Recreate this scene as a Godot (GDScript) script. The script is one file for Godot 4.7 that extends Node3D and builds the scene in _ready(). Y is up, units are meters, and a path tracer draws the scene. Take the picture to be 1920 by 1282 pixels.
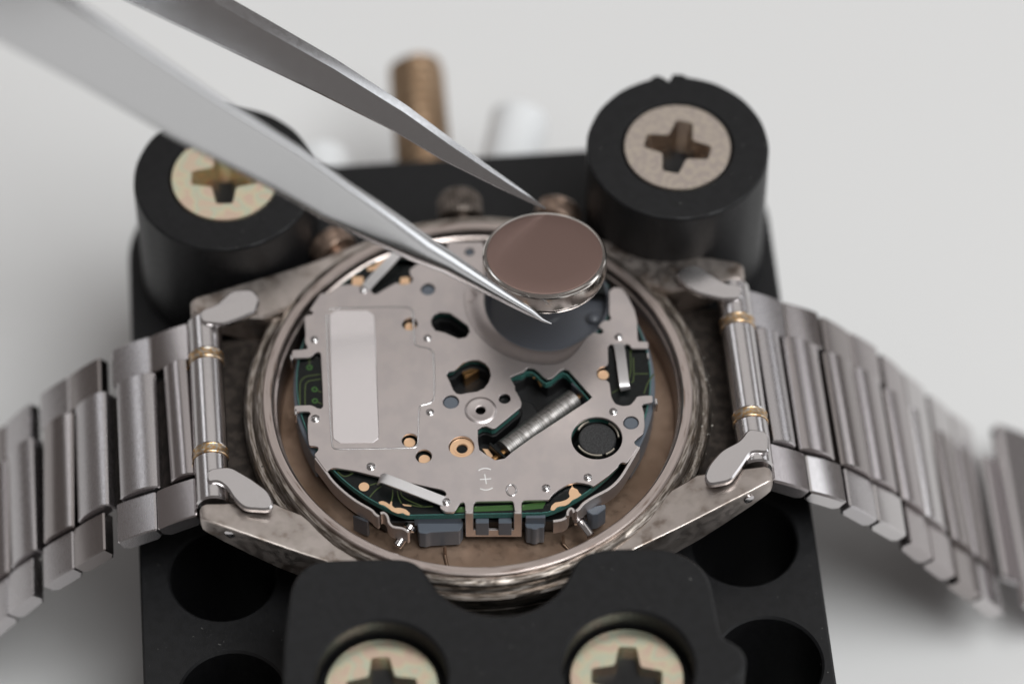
extends Node3D
# A quartz watch with its back off, held in a black bench holder, and a button cell held over it in tweezers.
# All shapes below are given in millimetres and turned to metres when a mesh is made.

const MM := 0.001
var origin := {}          # thing -> its base point in millimetres
var used := {}            # names already given


# ---------------------------------------------------------------- mesh making
class Soup:
	var v := PackedVector3Array()
	var n := PackedVector3Array()
	var uv := PackedVector2Array()

	# triangles with outward order (counter-clockwise seen from outside); each call is one closed shell
	func add(t: PackedVector3Array, angle := 35.0, closed := true, wrap := PackedVector2Array()) -> void:
		var mid := Vector3.ZERO
		for p in t:
			mid += p
		mid /= maxf(1.0, t.size())
		if closed:
			var vol := 0.0
			for i in range(0, t.size(), 3):
				vol += (t[i] - mid).dot((t[i + 1] - mid).cross(t[i + 2] - mid))
			if vol < 0.0:
				for i in range(0, t.size(), 3):
					var k := t[i]
					t[i] = t[i + 1]
					t[i + 1] = k
					if wrap.size():
						var w := wrap[i]
						wrap[i] = wrap[i + 1]
						wrap[i + 1] = w
		var fn := PackedVector3Array()
		var at := {}
		for i in range(0, t.size(), 3):
			var c := (t[i + 1] - t[i]).cross(t[i + 2] - t[i])
			fn.append(c)
			for k in 3:
				var key := Vector3i((t[i + k] * 4000.0).round())
				if not at.has(key):
					at[key] = PackedInt32Array()
				var l: PackedInt32Array = at[key]
				l.append(i / 3)
				at[key] = l
		var lim := cos(deg_to_rad(angle))
		for i in range(0, t.size(), 3):
			var f := fn[i / 3]
			if f.length_squared() < 1e-16:
				continue
			var fu := f.normalized()
			for k in [0, 2, 1]:
				var s := Vector3.ZERO
				for o in at[Vector3i((t[i + k] * 4000.0).round())]:
					var g := fn[o]
					if g.length_squared() > 1e-16 and g.normalized().dot(fu) >= lim:
						s += g
				v.append(t[i + k])
				if wrap.size():
					uv.append(wrap[i + k])
				n.append(s.normalized() if s.length_squared() > 1e-18 else fu)


func quad(t: PackedVector3Array, a: Vector3, b: Vector3, c: Vector3, d: Vector3) -> void:
	t.append_array([a, b, c, a, c, d])


func moved(t: PackedVector3Array, x: Transform3D) -> PackedVector3Array:
	return x * t


func area2(p: PackedVector2Array) -> float:
	var s := 0.0
	for i in p.size():
		s += p[i].cross(p[(i + 1) % p.size()])
	return s


func turned(p: PackedVector2Array, positive: bool) -> PackedVector2Array:
	var q := p.duplicate()
	if (area2(q) > 0.0) != positive:
		q.reverse()
	return q


func rounded(p: PackedVector2Array, r: float, steps := 3) -> PackedVector2Array:
	var out := PackedVector2Array()
	var k := p.size()
	for i in k:
		var a := p[(i + k - 1) % k]
		var b := p[i]
		var c := p[(i + 1) % k]
		var da := minf(r, a.distance_to(b) * 0.42)
		var dc := minf(r, b.distance_to(c) * 0.42)
		var u := b + (a - b).normalized() * da
		var w := b + (c - b).normalized() * dc
		for s in steps + 1:
			var f := float(s) / steps
			out.append(u.lerp(b, f).lerp(b.lerp(w, f), f))
	return out


func circle(c: Vector2, r: float, k := 32, from := 0.0) -> PackedVector2Array:
	var out := PackedVector2Array()
	for i in k:
		var a := from + TAU * i / k
		out.append(c + Vector2(cos(a), sin(a)) * r)
	return out


func box2(x0: float, y0: float, x1: float, y1: float) -> PackedVector2Array:
	return PackedVector2Array([Vector2(x0, y0), Vector2(x1, y0), Vector2(x1, y1), Vector2(x0, y1)])


func shrunk(p: PackedVector2Array, d: float) -> PackedVector2Array:   # p is positive for an outer edge, negative for a hole
	var out := PackedVector2Array()
	var k := p.size()
	for i in k:
		var e := (p[i] - p[(i + k - 1) % k]).normalized()
		var f := (p[(i + 1) % k] - p[i]).normalized()
		var a := Vector2(-e.y, e.x)
		var b := Vector2(-f.y, f.x)
		out.append(p[i] + (a + b) * (d / maxf(0.35, 1.0 + a.dot(b))))
	return out


func joined(outer: PackedVector2Array, holes: Array) -> Array:       # the indices of one loop that takes every hole in by a bridge
	var pts := outer.duplicate()
	var loop := PackedInt32Array(range(outer.size()))
	for h in holes:                    # from the one that reaches farthest along x
		var start := pts.size()
		pts.append_array(h)
		var mi := 0
		for i in h.size():
			if h[i].x > h[mi].x:
				mi = i
		var m: Vector2 = h[mi]
		var best := -1
		var far := INF
		var cut := Vector2.ZERO
		for i in loop.size():
			var a := pts[loop[i]]
			var b := pts[loop[(i + 1) % loop.size()]]
			if (a.y <= m.y and b.y >= m.y) or (a.y >= m.y and b.y <= m.y):
				if absf(a.y - b.y) < 1e-9:
					continue
				var x := a.x + (m.y - a.y) / (b.y - a.y) * (b.x - a.x)
				if x >= m.x - 1e-7 and x < far:
					far = x
					cut = Vector2(x, m.y)
					best = i if a.x > b.x else (i + 1) % loop.size()
		if best < 0:
			continue
		var p := pts[loop[best]]
		var least := absf((p - m).angle())
		if p.distance_to(cut) > 1e-6:
			var keep := best
			var nearest := INF
			for i in loop.size():
				var q := pts[loop[i]]
				if q.x < m.x or i == keep:
					continue
				if Geometry2D.point_is_inside_triangle(q, m, cut, p):
					var g := absf((q - m).angle())
					if g < least - 1e-7 or (absf(g - least) < 1e-7 and q.distance_to(m) < nearest):
						least = g
						nearest = q.distance_to(m)
						best = i
		var into := PackedInt32Array()
		for i in best + 1:
			into.append(loop[i])
		for i in h.size() + 1:
			into.append(start + (mi + i) % h.size())
		into.append(loop[best])
		for i in range(best + 1, loop.size()):
			into.append(loop[i])
		loop = into
	return [pts, loop]


func right_end(p: PackedVector2Array) -> Vector2:
	var m := p[0]
	for q in p:
		if q.x > m.x:
			m = q
	return m


func ears(pts: PackedVector2Array, loop: PackedInt32Array) -> PackedInt32Array:
	var tri := PackedInt32Array()
	var l := Array(loop)
	var i := 0
	var misses := 0
	while l.size() > 3 and misses <= l.size():
		var k := l.size()
		i = i % k
		var ia: int = l[(i + k - 1) % k]
		var ib: int = l[i]
		var ic: int = l[(i + 1) % k]
		var a := pts[ia]
		var b := pts[ib]
		var c := pts[ic]
		var cr := (b - a).cross(c - b)
		var good := cr > 1e-12
		if good:
			var lo := Vector2(minf(a.x, minf(b.x, c.x)), minf(a.y, minf(b.y, c.y)))
			var hi := Vector2(maxf(a.x, maxf(b.x, c.x)), maxf(a.y, maxf(b.y, c.y)))
			for j in l:
				if j == ia or j == ib or j == ic:
					continue
				var q := pts[j]
				if q.x < lo.x or q.x > hi.x or q.y < lo.y or q.y > hi.y or q.is_equal_approx(a) or q.is_equal_approx(b) or q.is_equal_approx(c):
					continue
				if (b - a).cross(q - a) >= 0.0 and (c - b).cross(q - b) >= 0.0 and (a - c).cross(q - c) >= 0.0:
					good = false
					break
		elif absf(cr) <= 1e-12:
			l.remove_at(i)
			misses = 0
			continue
		if good:
			tri.append_array([ia, ib, ic])
			l.remove_at(i)
			misses = 0
			i += 1
		else:
			i += 1
			misses += 1
	if l.size() == 3:
		tri.append_array([l[0], l[1], l[2]])
	return tri


# an upright plate: a polygon (x, z) with holes between two heights, its edges bevelled
func plate(outer: PackedVector2Array, holes: Array, y0: float, y1: float, bevel := 0.0, low_bevel := 0.0) -> PackedVector3Array:
	var o := turned(outer, true)
	var hs := []
	for h in holes:
		hs.append(turned(h, false))
	hs.sort_custom(func(a, b): return right_end(a).x > right_end(b).x)
	var inner := []
	for g in hs:
		inner.append(shrunk(g, bevel) if bevel > 0.0 else g)
	var both := joined(shrunk(o, bevel) if bevel > 0.0 else o, inner)
	var loop: PackedInt32Array = both[1]
	var flat: PackedVector2Array = both[0]
	var tri := ears(flat, loop)
	var up := PackedVector2Array()
	var low := PackedVector2Array()
	for ring in [o] + hs:
		up.append_array(shrunk(ring, bevel) if bevel > 0.0 else ring)
		low.append_array(shrunk(ring, low_bevel) if low_bevel > 0.0 else ring)
	var t := PackedVector3Array()
	for i in range(0, tri.size(), 3):
		var a := up[tri[i]]
		var b := up[tri[i + 1]]
		var c := up[tri[i + 2]]
		t.append_array([Vector3(a.x, y1, a.y), Vector3(c.x, y1, c.y), Vector3(b.x, y1, b.y)])
		a = low[tri[i]]
		b = low[tri[i + 1]]
		c = low[tri[i + 2]]
		t.append_array([Vector3(a.x, y0, a.y), Vector3(b.x, y0, b.y), Vector3(c.x, y0, c.y)])
	var first := 0
	for ring in [o] + hs:
		var k: int = ring.size()
		for i in k:
			var j := (i + 1) % k
			var levels := []
			if bevel > 0.0:
				levels.append([up[first + i], up[first + j], y1])
			levels.append([ring[i], ring[j], y1 - bevel])
			levels.append([ring[i], ring[j], y0 + low_bevel])
			if low_bevel > 0.0:
				levels.append([low[first + i], low[first + j], y0])
			for s in levels.size() - 1:
				var p: Vector2 = levels[s][0]
				var q: Vector2 = levels[s][1]
				var r: Vector2 = levels[s + 1][1]
				var w: Vector2 = levels[s + 1][0]
				quad(t, Vector3(p.x, levels[s][2], p.y), Vector3(q.x, levels[s][2], q.y), Vector3(r.x, levels[s + 1][2], r.y), Vector3(w.x, levels[s + 1][2], w.y))
		first += k
	return t


func brick(size: Vector3, x: Transform3D, bevel := 0.05) -> PackedVector3Array:
	var h := size / 2.0
	return x * plate(rounded(box2(-h.x, -h.z, h.x, h.z), bevel * 1.5, 2), [], -h.y, h.y, bevel, bevel)


func pos(x: float, y: float, z: float) -> Transform3D:
	return Transform3D(Basis(), Vector3(x, y, z))


func frame(o: Vector3, along: Vector3, up := Vector3.UP) -> Transform3D:   # y runs along
	var y := along.normalized()
	var x := up.cross(y)
	if x.length() < 1e-4:
		x = Vector3.RIGHT.cross(y)
		if x.length() < 1e-4:
			x = Vector3.BACK.cross(y)
	x = x.normalized()
	return Transform3D(Basis(x, y, x.cross(y)), o)


# a profile of (radius, height) turned about y; a closed profile makes a ring
func lathe(prof: PackedVector2Array, k := 48, closed := false, wobble = null) -> PackedVector3Array:
	var t := PackedVector3Array()
	var m := prof.size()
	for i in k:
		var a := TAU * i / k
		var b := TAU * ((i + 1) % k) / k
		for j in (m if closed else m - 1):
			var p := prof[j]
			var q := prof[(j + 1) % m]
			var w := [p, p, q, q]
			var an := [a, b, b, a]
			var c := PackedVector3Array()
			for s in 4:
				var e: Vector2 = w[s]
				var g: float = an[s]
				if wobble != null:
					e = wobble.call(e, g)
				c.append(Vector3(e.x * cos(g), e.y, e.x * sin(g)))
			if p.x < 1e-6:
				t.append_array([c[0], c[2], c[3]])
			elif q.x < 1e-6:
				t.append_array([c[0], c[1], c[2]])
			else:
				quad(t, c[0], c[1], c[2], c[3])
	return t


# where each corner of that ring lies round the axis and along the profile
func lathe_wrap(prof: PackedVector2Array, k: int, round_: float, along: float) -> PackedVector2Array:
	var t := PackedVector2Array()
	var m := prof.size()
	var far := [0.0]
	for j in m:
		far.append(far[j] + prof[j].distance_to(prof[(j + 1) % m]))
	for i in k:
		var a := round_ * i / k
		var b := round_ * (i + 1) / k
		for j in m:
			var p: float = far[j] * along
			var q: float = far[j + 1] * along
			t.append_array([Vector2(a, p), Vector2(b, p), Vector2(b, q), Vector2(a, p), Vector2(b, q), Vector2(a, q)])
	return t


func loft(rings: Array, caps := true) -> PackedVector3Array:
	var t := PackedVector3Array()
	for s in rings.size() - 1:
		var p: PackedVector3Array = rings[s]
		var q: PackedVector3Array = rings[s + 1]
		for i in p.size():
			var j := (i + 1) % p.size()
			quad(t, p[i], p[j], q[j], q[i])
	if caps:
		for e in [0, rings.size() - 1]:
			var r: PackedVector3Array = rings[e]
			var mid := Vector3.ZERO
			for p in r:
				mid += p
			mid /= r.size()
			for i in r.size():
				var a := r[i]
				var b := r[(i + 1) % r.size()]
				if e == 0:
					t.append_array([mid, b, a])
				else:
					t.append_array([mid, a, b])
	return t


func tube(path: PackedVector3Array, r: float, k := 10, flat := 1.0) -> PackedVector3Array:
	var rings := []
	for i in path.size():
		var d := path[mini(i + 1, path.size() - 1)] - path[maxi(i - 1, 0)]
		var f := frame(path[i], d)
		var ring := PackedVector3Array()
		for s in k:
			var a := TAU * s / k
			ring.append(f * Vector3(cos(a) * r, 0, sin(a) * r * flat))
		rings.append(ring)
	return loft(rings)


# a strip of metal standing or lying along a path: half width along «side», half thickness across
func strip(path: PackedVector3Array, side: Vector3, hw: float, ht: float) -> PackedVector3Array:
	var rings := []
	for i in path.size():
		var d := (path[mini(i + 1, path.size() - 1)] - path[maxi(i - 1, 0)]).normalized()
		var s := (side - d * side.dot(d)).normalized()
		var c := d.cross(s).normalized()
		var b := minf(ht, hw) * 0.35
		rings.append(PackedVector3Array([
			path[i] + s * (hw - b) + c * ht, path[i] + s * hw + c * (ht - b), path[i] + s * hw - c * (ht - b), path[i] + s * (hw - b) - c * ht,
			path[i] - s * (hw - b) - c * ht, path[i] - s * hw - c * (ht - b), path[i] - s * hw + c * (ht - b), path[i] - s * (hw - b) + c * ht]))
	return loft(rings)


func lifted(p: Array, y: float) -> PackedVector3Array:
	var out := PackedVector3Array()
	for q in p:
		out.append(Vector3(q.x, y, q.y))
	return out


func smooth3(p: PackedVector3Array, times := 2) -> PackedVector3Array:
	for k in times:
		var q := PackedVector3Array([p[0]])
		for i in p.size() - 1:
			q.append(p[i].lerp(p[i + 1], 0.25))
			q.append(p[i].lerp(p[i + 1], 0.75))
		q.append(p[p.size() - 1])
		p = q
	return p


func made(s: Soup, o: Vector3) -> ArrayMesh:
	var v := PackedVector3Array()
	for p in s.v:
		v.append((p - o) * MM)
	var a := []
	a.resize(Mesh.ARRAY_MAX)
	a[Mesh.ARRAY_VERTEX] = v
	a[Mesh.ARRAY_NORMAL] = s.n
	if s.uv.size() == v.size():
		a[Mesh.ARRAY_TEX_UV] = s.uv
	var m := ArrayMesh.new()
	m.add_surface_from_arrays(Mesh.PRIMITIVE_TRIANGLES, a)
	return m


# ---------------------------------------------------------------- things, parts and the setting
func named(kind: String) -> String:
	used[kind] = used.get(kind, -1) + 1
	return kind if used[kind] == 0 else "%s_%03d" % [kind, used[kind]]


func tag(o: Node3D, label: String, category: String, group := "") -> void:
	o.set_meta("label", label)
	o.set_meta("category", category)
	if group:
		o.set_meta("group", group)


func thing(kind: String, label: String, category: String, base := Vector3.ZERO, group := "") -> Node3D:
	var o := Node3D.new()
	o.name = named(kind)
	add_child(o)
	o.position = base * MM
	origin[o] = base
	tag(o, label, category, group)
	return o


func part(kind: String, s: Soup, m: Material, parent: Node3D) -> MeshInstance3D:
	var o := MeshInstance3D.new()
	o.name = kind
	o.mesh = made(s, origin[parent])
	o.material_override = m
	parent.add_child(o, true)
	origin[o] = origin[parent]
	return o


func one(t: PackedVector3Array, angle := 35.0) -> Soup:
	var s := Soup.new()
	s.add(t, angle)
	return s


# ---------------------------------------------------------------- materials
func noise(seed_: int, freq: float, stops: Array, octaves := 4, kind := FastNoiseLite.TYPE_SIMPLEX_SMOOTH, size := 512, warp := 0.0) -> NoiseTexture2D:
	var f := FastNoiseLite.new()
	f.seed = seed_
	f.noise_type = kind
	f.frequency = freq
	f.fractal_octaves = octaves
	if warp > 0.0:
		f.domain_warp_enabled = true
		f.domain_warp_amplitude = warp
		f.domain_warp_frequency = freq
	var g := Gradient.new()
	var off := PackedFloat32Array()
	var col := PackedColorArray()
	for s in stops:
		off.append(s[0])
		col.append(s[1] if s[1] is Color else Color(s[1], s[1], s[1]))
	g.offsets = off
	g.colors = col
	var t := NoiseTexture2D.new()
	t.width = size
	t.height = size
	t.seamless = true
	t.noise = f
	t.color_ramp = g
	return t


func grey(a: float, b: float, lo := 0.3, hi := 0.7) -> Array:
	return [[lo, a], [hi, b]]


func solid(name_: String, c: Color, metal: float, rough: float, spec := 0.5) -> StandardMaterial3D:
	var m := StandardMaterial3D.new()
	m.resource_name = name_
	m.albedo_color = c
	m.metallic = metal
	m.roughness = rough
	m.metallic_specular = spec
	return m


func dressed(m: StandardMaterial3D, scale: Vector3, tint: Texture2D = null, rough: Texture2D = null, bump: Texture2D = null, height_um := 0.0, metal: Texture2D = null) -> StandardMaterial3D:
	m.uv1_triplanar = true
	m.uv1_scale = scale
	m.uv1_triplanar_sharpness = 4.0
	if tint:
		m.albedo_texture = tint
	if rough:
		m.roughness_texture = rough
		m.roughness_texture_channel = BaseMaterial3D.TEXTURE_CHANNEL_RED
	if bump:
		m.heightmap_enabled = true
		m.heightmap_texture = bump
		m.heightmap_scale = height_um * 0.0001     # micrometres to centimetres
	if metal:
		m.metallic_texture = metal
		m.metallic_texture_channel = BaseMaterial3D.TEXTURE_CHANNEL_RED
	return m

const PLATE := [Vector2(-13.95, -4.98), Vector2(-13.09, -4.96), Vector2(-12.72, -5.03), Vector2(-12.93, -5.65), Vector2(-12.85, -6.46), Vector2(-12.85, -7.94), Vector2(-12.72, -8.18), Vector2(-12.22, -8.24), Vector2(-12.12, -8.49), Vector2(-12.45, -8.62), Vector2(-11.45, -10.24), Vector2(-11.04, -10.15), Vector2(-10.75, -10.08), Vector2(-10.39, -10.56), Vector2(-9.96, -10.89), Vector2(-9.00, -10.86), Vector2(-8.43, -10.66), Vector2(-7.98, -10.58), Vector2(-7.47, -10.07), Vector2(-7.36, -9.80), Vector2(-7.16, -9.79), Vector2(-6.07, -10.47), Vector2(-5.47, -10.79), Vector2(-5.12, -10.50), Vector2(-4.44, -10.60), Vector2(-4.16, -11.04), Vector2(-4.39, -11.32), Vector2(-4.44, -11.90), Vector2(-3.87, -12.37), Vector2(-2.98, -13.13), Vector2(-1.45, -13.43), Vector2(-1.26, -14.40), Vector2(1.50, -14.18), Vector2(1.64, -13.28), Vector2(2.45, -11.76), Vector2(2.17, -11.51), Vector2(1.84, -11.30), Vector2(1.45, -11.08), Vector2(1.05, -10.84), Vector2(0.65, -10.56), Vector2(0.28, -10.22), Vector2(-0.03, -9.83), Vector2(-0.25, -9.40), Vector2(-0.34, -8.93), Vector2(-0.36, -8.45), Vector2(-0.34, -7.98), Vector2(-0.29, -7.50), Vector2(-0.21, -7.04), Vector2(-0.09, -6.57), Vector2(0.07, -6.12), Vector2(0.25, -5.69), Vector2(0.47, -5.26), Vector2(0.72, -4.86), Vector2(1.00, -4.47), Vector2(1.31, -4.11), Vector2(1.64, -3.77), Vector2(2.00, -3.45), Vector2(2.38, -3.17), Vector2(2.78, -2.91), Vector2(3.20, -2.68), Vector2(3.63, -2.49), Vector2(4.08, -2.32), Vector2(4.54, -2.20), Vector2(5.00, -2.10), Vector2(5.48, -2.04), Vector2(5.95, -2.02), Vector2(6.42, -2.06), Vector2(6.88, -2.24), Vector2(7.30, -2.51), Vector2(7.66, -2.85), Vector2(7.98, -3.22), Vector2(8.26, -3.60), Vector2(8.51, -3.96), Vector2(8.76, -4.28), Vector2(9.03, -4.53), Vector2(9.45, -4.82), Vector2(9.81, -4.59), Vector2(10.10, -4.66), Vector2(10.09, -5.02), Vector2(9.75, -5.30), Vector2(10.07, -5.68), Vector2(10.34, -5.87), Vector2(10.70, -5.79), Vector2(10.85, -6.03), Vector2(10.71, -6.35), Vector2(10.93, -8.64), Vector2(11.38, -8.97), Vector2(11.95, -8.82), Vector2(12.33, -8.06), Vector2(12.74, -6.70), Vector2(12.85, -5.67), Vector2(12.77, -4.86), Vector2(12.71, -3.79), Vector2(12.77, -3.64), Vector2(13.51, -3.58), Vector2(13.45, -2.92), Vector2(12.14, -3.03), Vector2(12.04, -3.34), Vector2(11.81, -3.51), Vector2(11.59, -3.38), Vector2(10.77, -3.39), Vector2(10.66, -3.60), Vector2(10.36, -3.48), Vector2(10.24, -1.72), Vector2(9.98, -1.54), Vector2(9.60, -1.52), Vector2(9.29, -1.19), Vector2(9.24, -0.65), Vector2(9.49, -0.28), Vector2(9.94, -0.24), Vector2(10.16, 0.03), Vector2(10.19, 1.43), Vector2(10.42, 2.04), Vector2(10.97, 2.28), Vector2(11.54, 2.23), Vector2(11.91, 1.81), Vector2(12.11, 1.48), Vector2(12.69, 1.43), Vector2(13.34, 1.48), Vector2(13.27, 2.12), Vector2(12.49, 2.21), Vector2(12.43, 2.40), Vector2(12.53, 3.01), Vector2(12.45, 4.28), Vector2(12.26, 4.96), Vector2(11.73, 5.36), Vector2(11.50, 5.63), Vector2(11.59, 5.93), Vector2(11.83, 6.05), Vector2(10.74, 7.57), Vector2(10.44, 7.40), Vector2(10.18, 7.53), Vector2(10.07, 7.81), Vector2(9.24, 8.57), Vector2(8.02, 9.44), Vector2(7.84, 9.28), Vector2(7.37, 9.10), Vector2(6.74, 8.95), Vector2(6.04, 9.13), Vector2(5.35, 9.56), Vector2(4.92, 9.91), Vector2(4.56, 10.37), Vector2(2.64, 10.26), Vector2(2.54, 10.49), Vector2(2.48, 11.25), Vector2(1.96, 11.21), Vector2(1.94, 10.44), Vector2(1.84, 10.24), Vector2(-0.92, 10.07), Vector2(-1.06, 10.30), Vector2(-1.15, 10.96), Vector2(-1.75, 10.91), Vector2(-1.70, 10.25), Vector2(-1.84, 10.04), Vector2(-2.09, 10.12), Vector2(-2.46, 10.76), Vector2(-2.67, 10.89), Vector2(-3.22, 10.84), Vector2(-3.45, 10.63), Vector2(-3.63, 10.38), Vector2(-3.37, 9.44), Vector2(-3.04, 9.32), Vector2(-3.10, 9.03), Vector2(-3.36, 8.81), Vector2(-4.46, 8.44), Vector2(-6.71, 7.67), Vector2(-8.01, 7.28), Vector2(-9.78, 6.60), Vector2(-11.21, 6.20), Vector2(-11.53, 6.17), Vector2(-11.74, 6.35), Vector2(-11.95, 6.48), Vector2(-12.35, 5.72), Vector2(-12.79, 4.85), Vector2(-12.45, 4.49), Vector2(-12.43, 4.20), Vector2(-12.75, 4.07), Vector2(-13.11, 4.04), Vector2(-13.16, 3.35), Vector2(-13.14, 2.22), Vector2(-13.05, 1.34), Vector2(-12.84, 1.11), Vector2(-12.91, 0.91), Vector2(-13.31, 0.83), Vector2(-14.08, 0.81), Vector2(-14.05, 0.22), Vector2(-12.79, 0.27), Vector2(-12.47, 0.45), Vector2(-12.28, 0.61), Vector2(-12.04, 0.68), Vector2(-11.87, 0.50), Vector2(-11.81, -1.24), Vector2(-11.79, -3.24), Vector2(-11.76, -4.50), Vector2(-12.00, -4.67), Vector2(-12.21, -4.58), Vector2(-12.43, -4.30), Vector2(-12.84, -4.18), Vector2(-13.99, -4.22)]
const DISH_OUT := [Vector2(2.45, -11.76), Vector2(2.17, -11.51), Vector2(1.84, -11.30), Vector2(1.45, -11.08), Vector2(1.05, -10.84), Vector2(0.65, -10.56), Vector2(0.28, -10.22), Vector2(-0.03, -9.83), Vector2(-0.25, -9.40), Vector2(-0.34, -8.93), Vector2(-0.36, -8.45), Vector2(-0.34, -7.98), Vector2(-0.29, -7.50), Vector2(-0.21, -7.04), Vector2(-0.09, -6.57), Vector2(0.07, -6.12), Vector2(0.25, -5.69), Vector2(0.47, -5.26), Vector2(0.72, -4.86), Vector2(1.00, -4.47), Vector2(1.31, -4.11), Vector2(1.64, -3.77), Vector2(2.00, -3.45), Vector2(2.38, -3.17), Vector2(2.78, -2.91), Vector2(3.20, -2.68), Vector2(3.63, -2.49), Vector2(4.08, -2.32), Vector2(4.54, -2.20), Vector2(5.00, -2.10), Vector2(5.48, -2.04), Vector2(5.95, -2.02), Vector2(6.42, -2.06), Vector2(6.88, -2.24), Vector2(7.30, -2.51), Vector2(7.66, -2.85), Vector2(7.98, -3.22), Vector2(8.26, -3.60), Vector2(8.51, -3.96), Vector2(8.76, -4.28), Vector2(9.03, -4.53)]
const DISH_IN := [Vector2(2.45, -11.76), Vector2(2.22, -11.48), Vector2(2.00, -11.19), Vector2(1.80, -10.88), Vector2(1.63, -10.56), Vector2(1.49, -10.22), Vector2(1.36, -9.88), Vector2(1.27, -9.53), Vector2(1.20, -9.17), Vector2(1.16, -8.81), Vector2(1.14, -8.44), Vector2(1.15, -8.08), Vector2(1.19, -7.72), Vector2(1.26, -7.36), Vector2(1.35, -7.01), Vector2(1.47, -6.66), Vector2(1.61, -6.33), Vector2(1.78, -6.00), Vector2(1.97, -5.69), Vector2(2.18, -5.40), Vector2(2.42, -5.12), Vector2(2.67, -4.86), Vector2(2.95, -4.62), Vector2(3.24, -4.40), Vector2(3.54, -4.20), Vector2(3.86, -4.03), Vector2(4.20, -3.88), Vector2(4.54, -3.75), Vector2(4.89, -3.65), Vector2(5.25, -3.58), Vector2(5.61, -3.54), Vector2(5.97, -3.52), Vector2(6.34, -3.53), Vector2(6.70, -3.56), Vector2(7.06, -3.62), Vector2(7.41, -3.71), Vector2(7.76, -3.83), Vector2(8.09, -3.97), Vector2(8.42, -4.13), Vector2(8.73, -4.32), Vector2(9.03, -4.53)]
const COIL_CUT := [Vector2(2.58, -1.08), Vector2(3.01, -1.30), Vector2(3.69, -1.54), Vector2(4.00, -1.87), Vector2(4.49, -1.78), Vector2(4.83, -1.40), Vector2(5.19, -0.87), Vector2(5.46, -0.65), Vector2(5.84, -0.77), Vector2(6.47, -1.37), Vector2(6.81, -1.54), Vector2(7.12, -1.37), Vector2(7.84, -0.16), Vector2(8.69, 1.26), Vector2(8.42, 1.53), Vector2(6.51, 2.82), Vector2(3.92, 4.53), Vector2(2.19, 5.81), Vector2(1.58, 6.35), Vector2(0.85, 6.44), Vector2(0.24, 5.90), Vector2(-0.25, 5.42), Vector2(-0.30, 4.58), Vector2(-0.23, 3.56), Vector2(0.16, 3.29), Vector2(0.44, 3.32), Vector2(0.79, 3.54), Vector2(1.12, 3.52), Vector2(2.03, 2.75), Vector2(3.17, 1.76), Vector2(3.29, 1.32), Vector2(3.17, 0.81), Vector2(2.90, 0.14), Vector2(2.92, -0.20)]
const BIG_CUT := [Vector2(-2.25, -1.73), Vector2(-2.05, -2.00), Vector2(-1.59, -2.08), Vector2(-1.36, -2.32), Vector2(-0.93, -2.72), Vector2(-0.29, -2.95), Vector2(0.32, -2.87), Vector2(0.80, -2.52), Vector2(1.07, -2.00), Vector2(1.12, -1.37), Vector2(0.92, -0.76), Vector2(0.53, -0.23), Vector2(-0.01, 0.04), Vector2(-0.78, 0.10), Vector2(-1.29, 0.19), Vector2(-1.59, 0.10), Vector2(-1.82, -0.23), Vector2(-2.02, -0.99)]
const SLOT_CUT := [Vector2(-3.08, -6.95), Vector2(-2.82, -7.47), Vector2(-2.37, -7.66), Vector2(-1.57, -7.51), Vector2(-1.02, -6.97), Vector2(-0.27, -6.18), Vector2(-0.17, -5.63), Vector2(-0.50, -5.12), Vector2(-1.09, -5.03), Vector2(-2.14, -5.70), Vector2(-2.78, -5.93), Vector2(-3.04, -6.41)]
const ROUND_CUTS := [Vector3(-4.74, -6.72, 0.59), Vector3(-3.12, -9.93, 0.55), Vector3(-0.02, -9.06, 0.57), Vector3(-2.10, 0.84, 0.61), Vector3(0.11, 1.86, 0.39), Vector3(2.02, 0.87, 0.45), Vector3(8.71, 5.06, 1.93), Vector3(11.43, 3.86, 0.59), Vector3(-1.59, 5.02, 0.96), Vector3(-5.46, 4.12, 0.61), Vector3(-4.51, 5.66, 0.61), Vector3(0.38, -13.28, 0.37)]
const RIVETS := [Vector3(-8.13, -10.23, 0.33), Vector3(-12.18, -5.80, 0.33), Vector3(-3.48, -5.25, 0.33), Vector3(-12.50, 1.58, 0.37), Vector3(-3.75, 1.69, 0.33), Vector3(-8.55, 6.31, 0.37), Vector3(-3.12, 9.94, 0.37), Vector3(10.19, 2.77, 0.35), Vector3(7.70, 8.59, 0.35), Vector3(4.49, 9.30, 0.35), Vector3(11.25, -4.16, 0.33)]
const PLUGS := [Vector3(-3.12, -9.82, 0.53), Vector3(-2.11, 0.89, 0.59), Vector3(11.43, 3.86, 0.55), Vector3(0.38, -13.28, 0.35)]
const EMBOSS := [Vector2(-10.87, -8.65), Vector2(-9.92, -8.67), Vector2(-4.96, -8.38), Vector2(-4.56, -8.19), Vector2(-4.39, -7.72), Vector2(-4.52, -5.03), Vector2(-4.39, -4.56), Vector2(-3.50, -4.34), Vector2(-3.19, -4.06), Vector2(-3.10, -3.55), Vector2(-3.28, 0.10), Vector2(-3.44, 0.63), Vector2(-3.82, 0.90), Vector2(-4.35, 0.95), Vector2(-4.57, 1.18), Vector2(-4.83, 4.42), Vector2(-5.02, 4.79), Vector2(-5.43, 4.86), Vector2(-10.67, 4.53), Vector2(-11.19, 4.49), Vector2(-11.42, 4.18), Vector2(-11.29, -2.55), Vector2(-11.11, -8.10)]
const LABEL := [Vector2(-10.92, -8.45), Vector2(-7.38, -8.16), Vector2(-7.78, 4.18), Vector2(-11.29, 3.95)]
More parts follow.
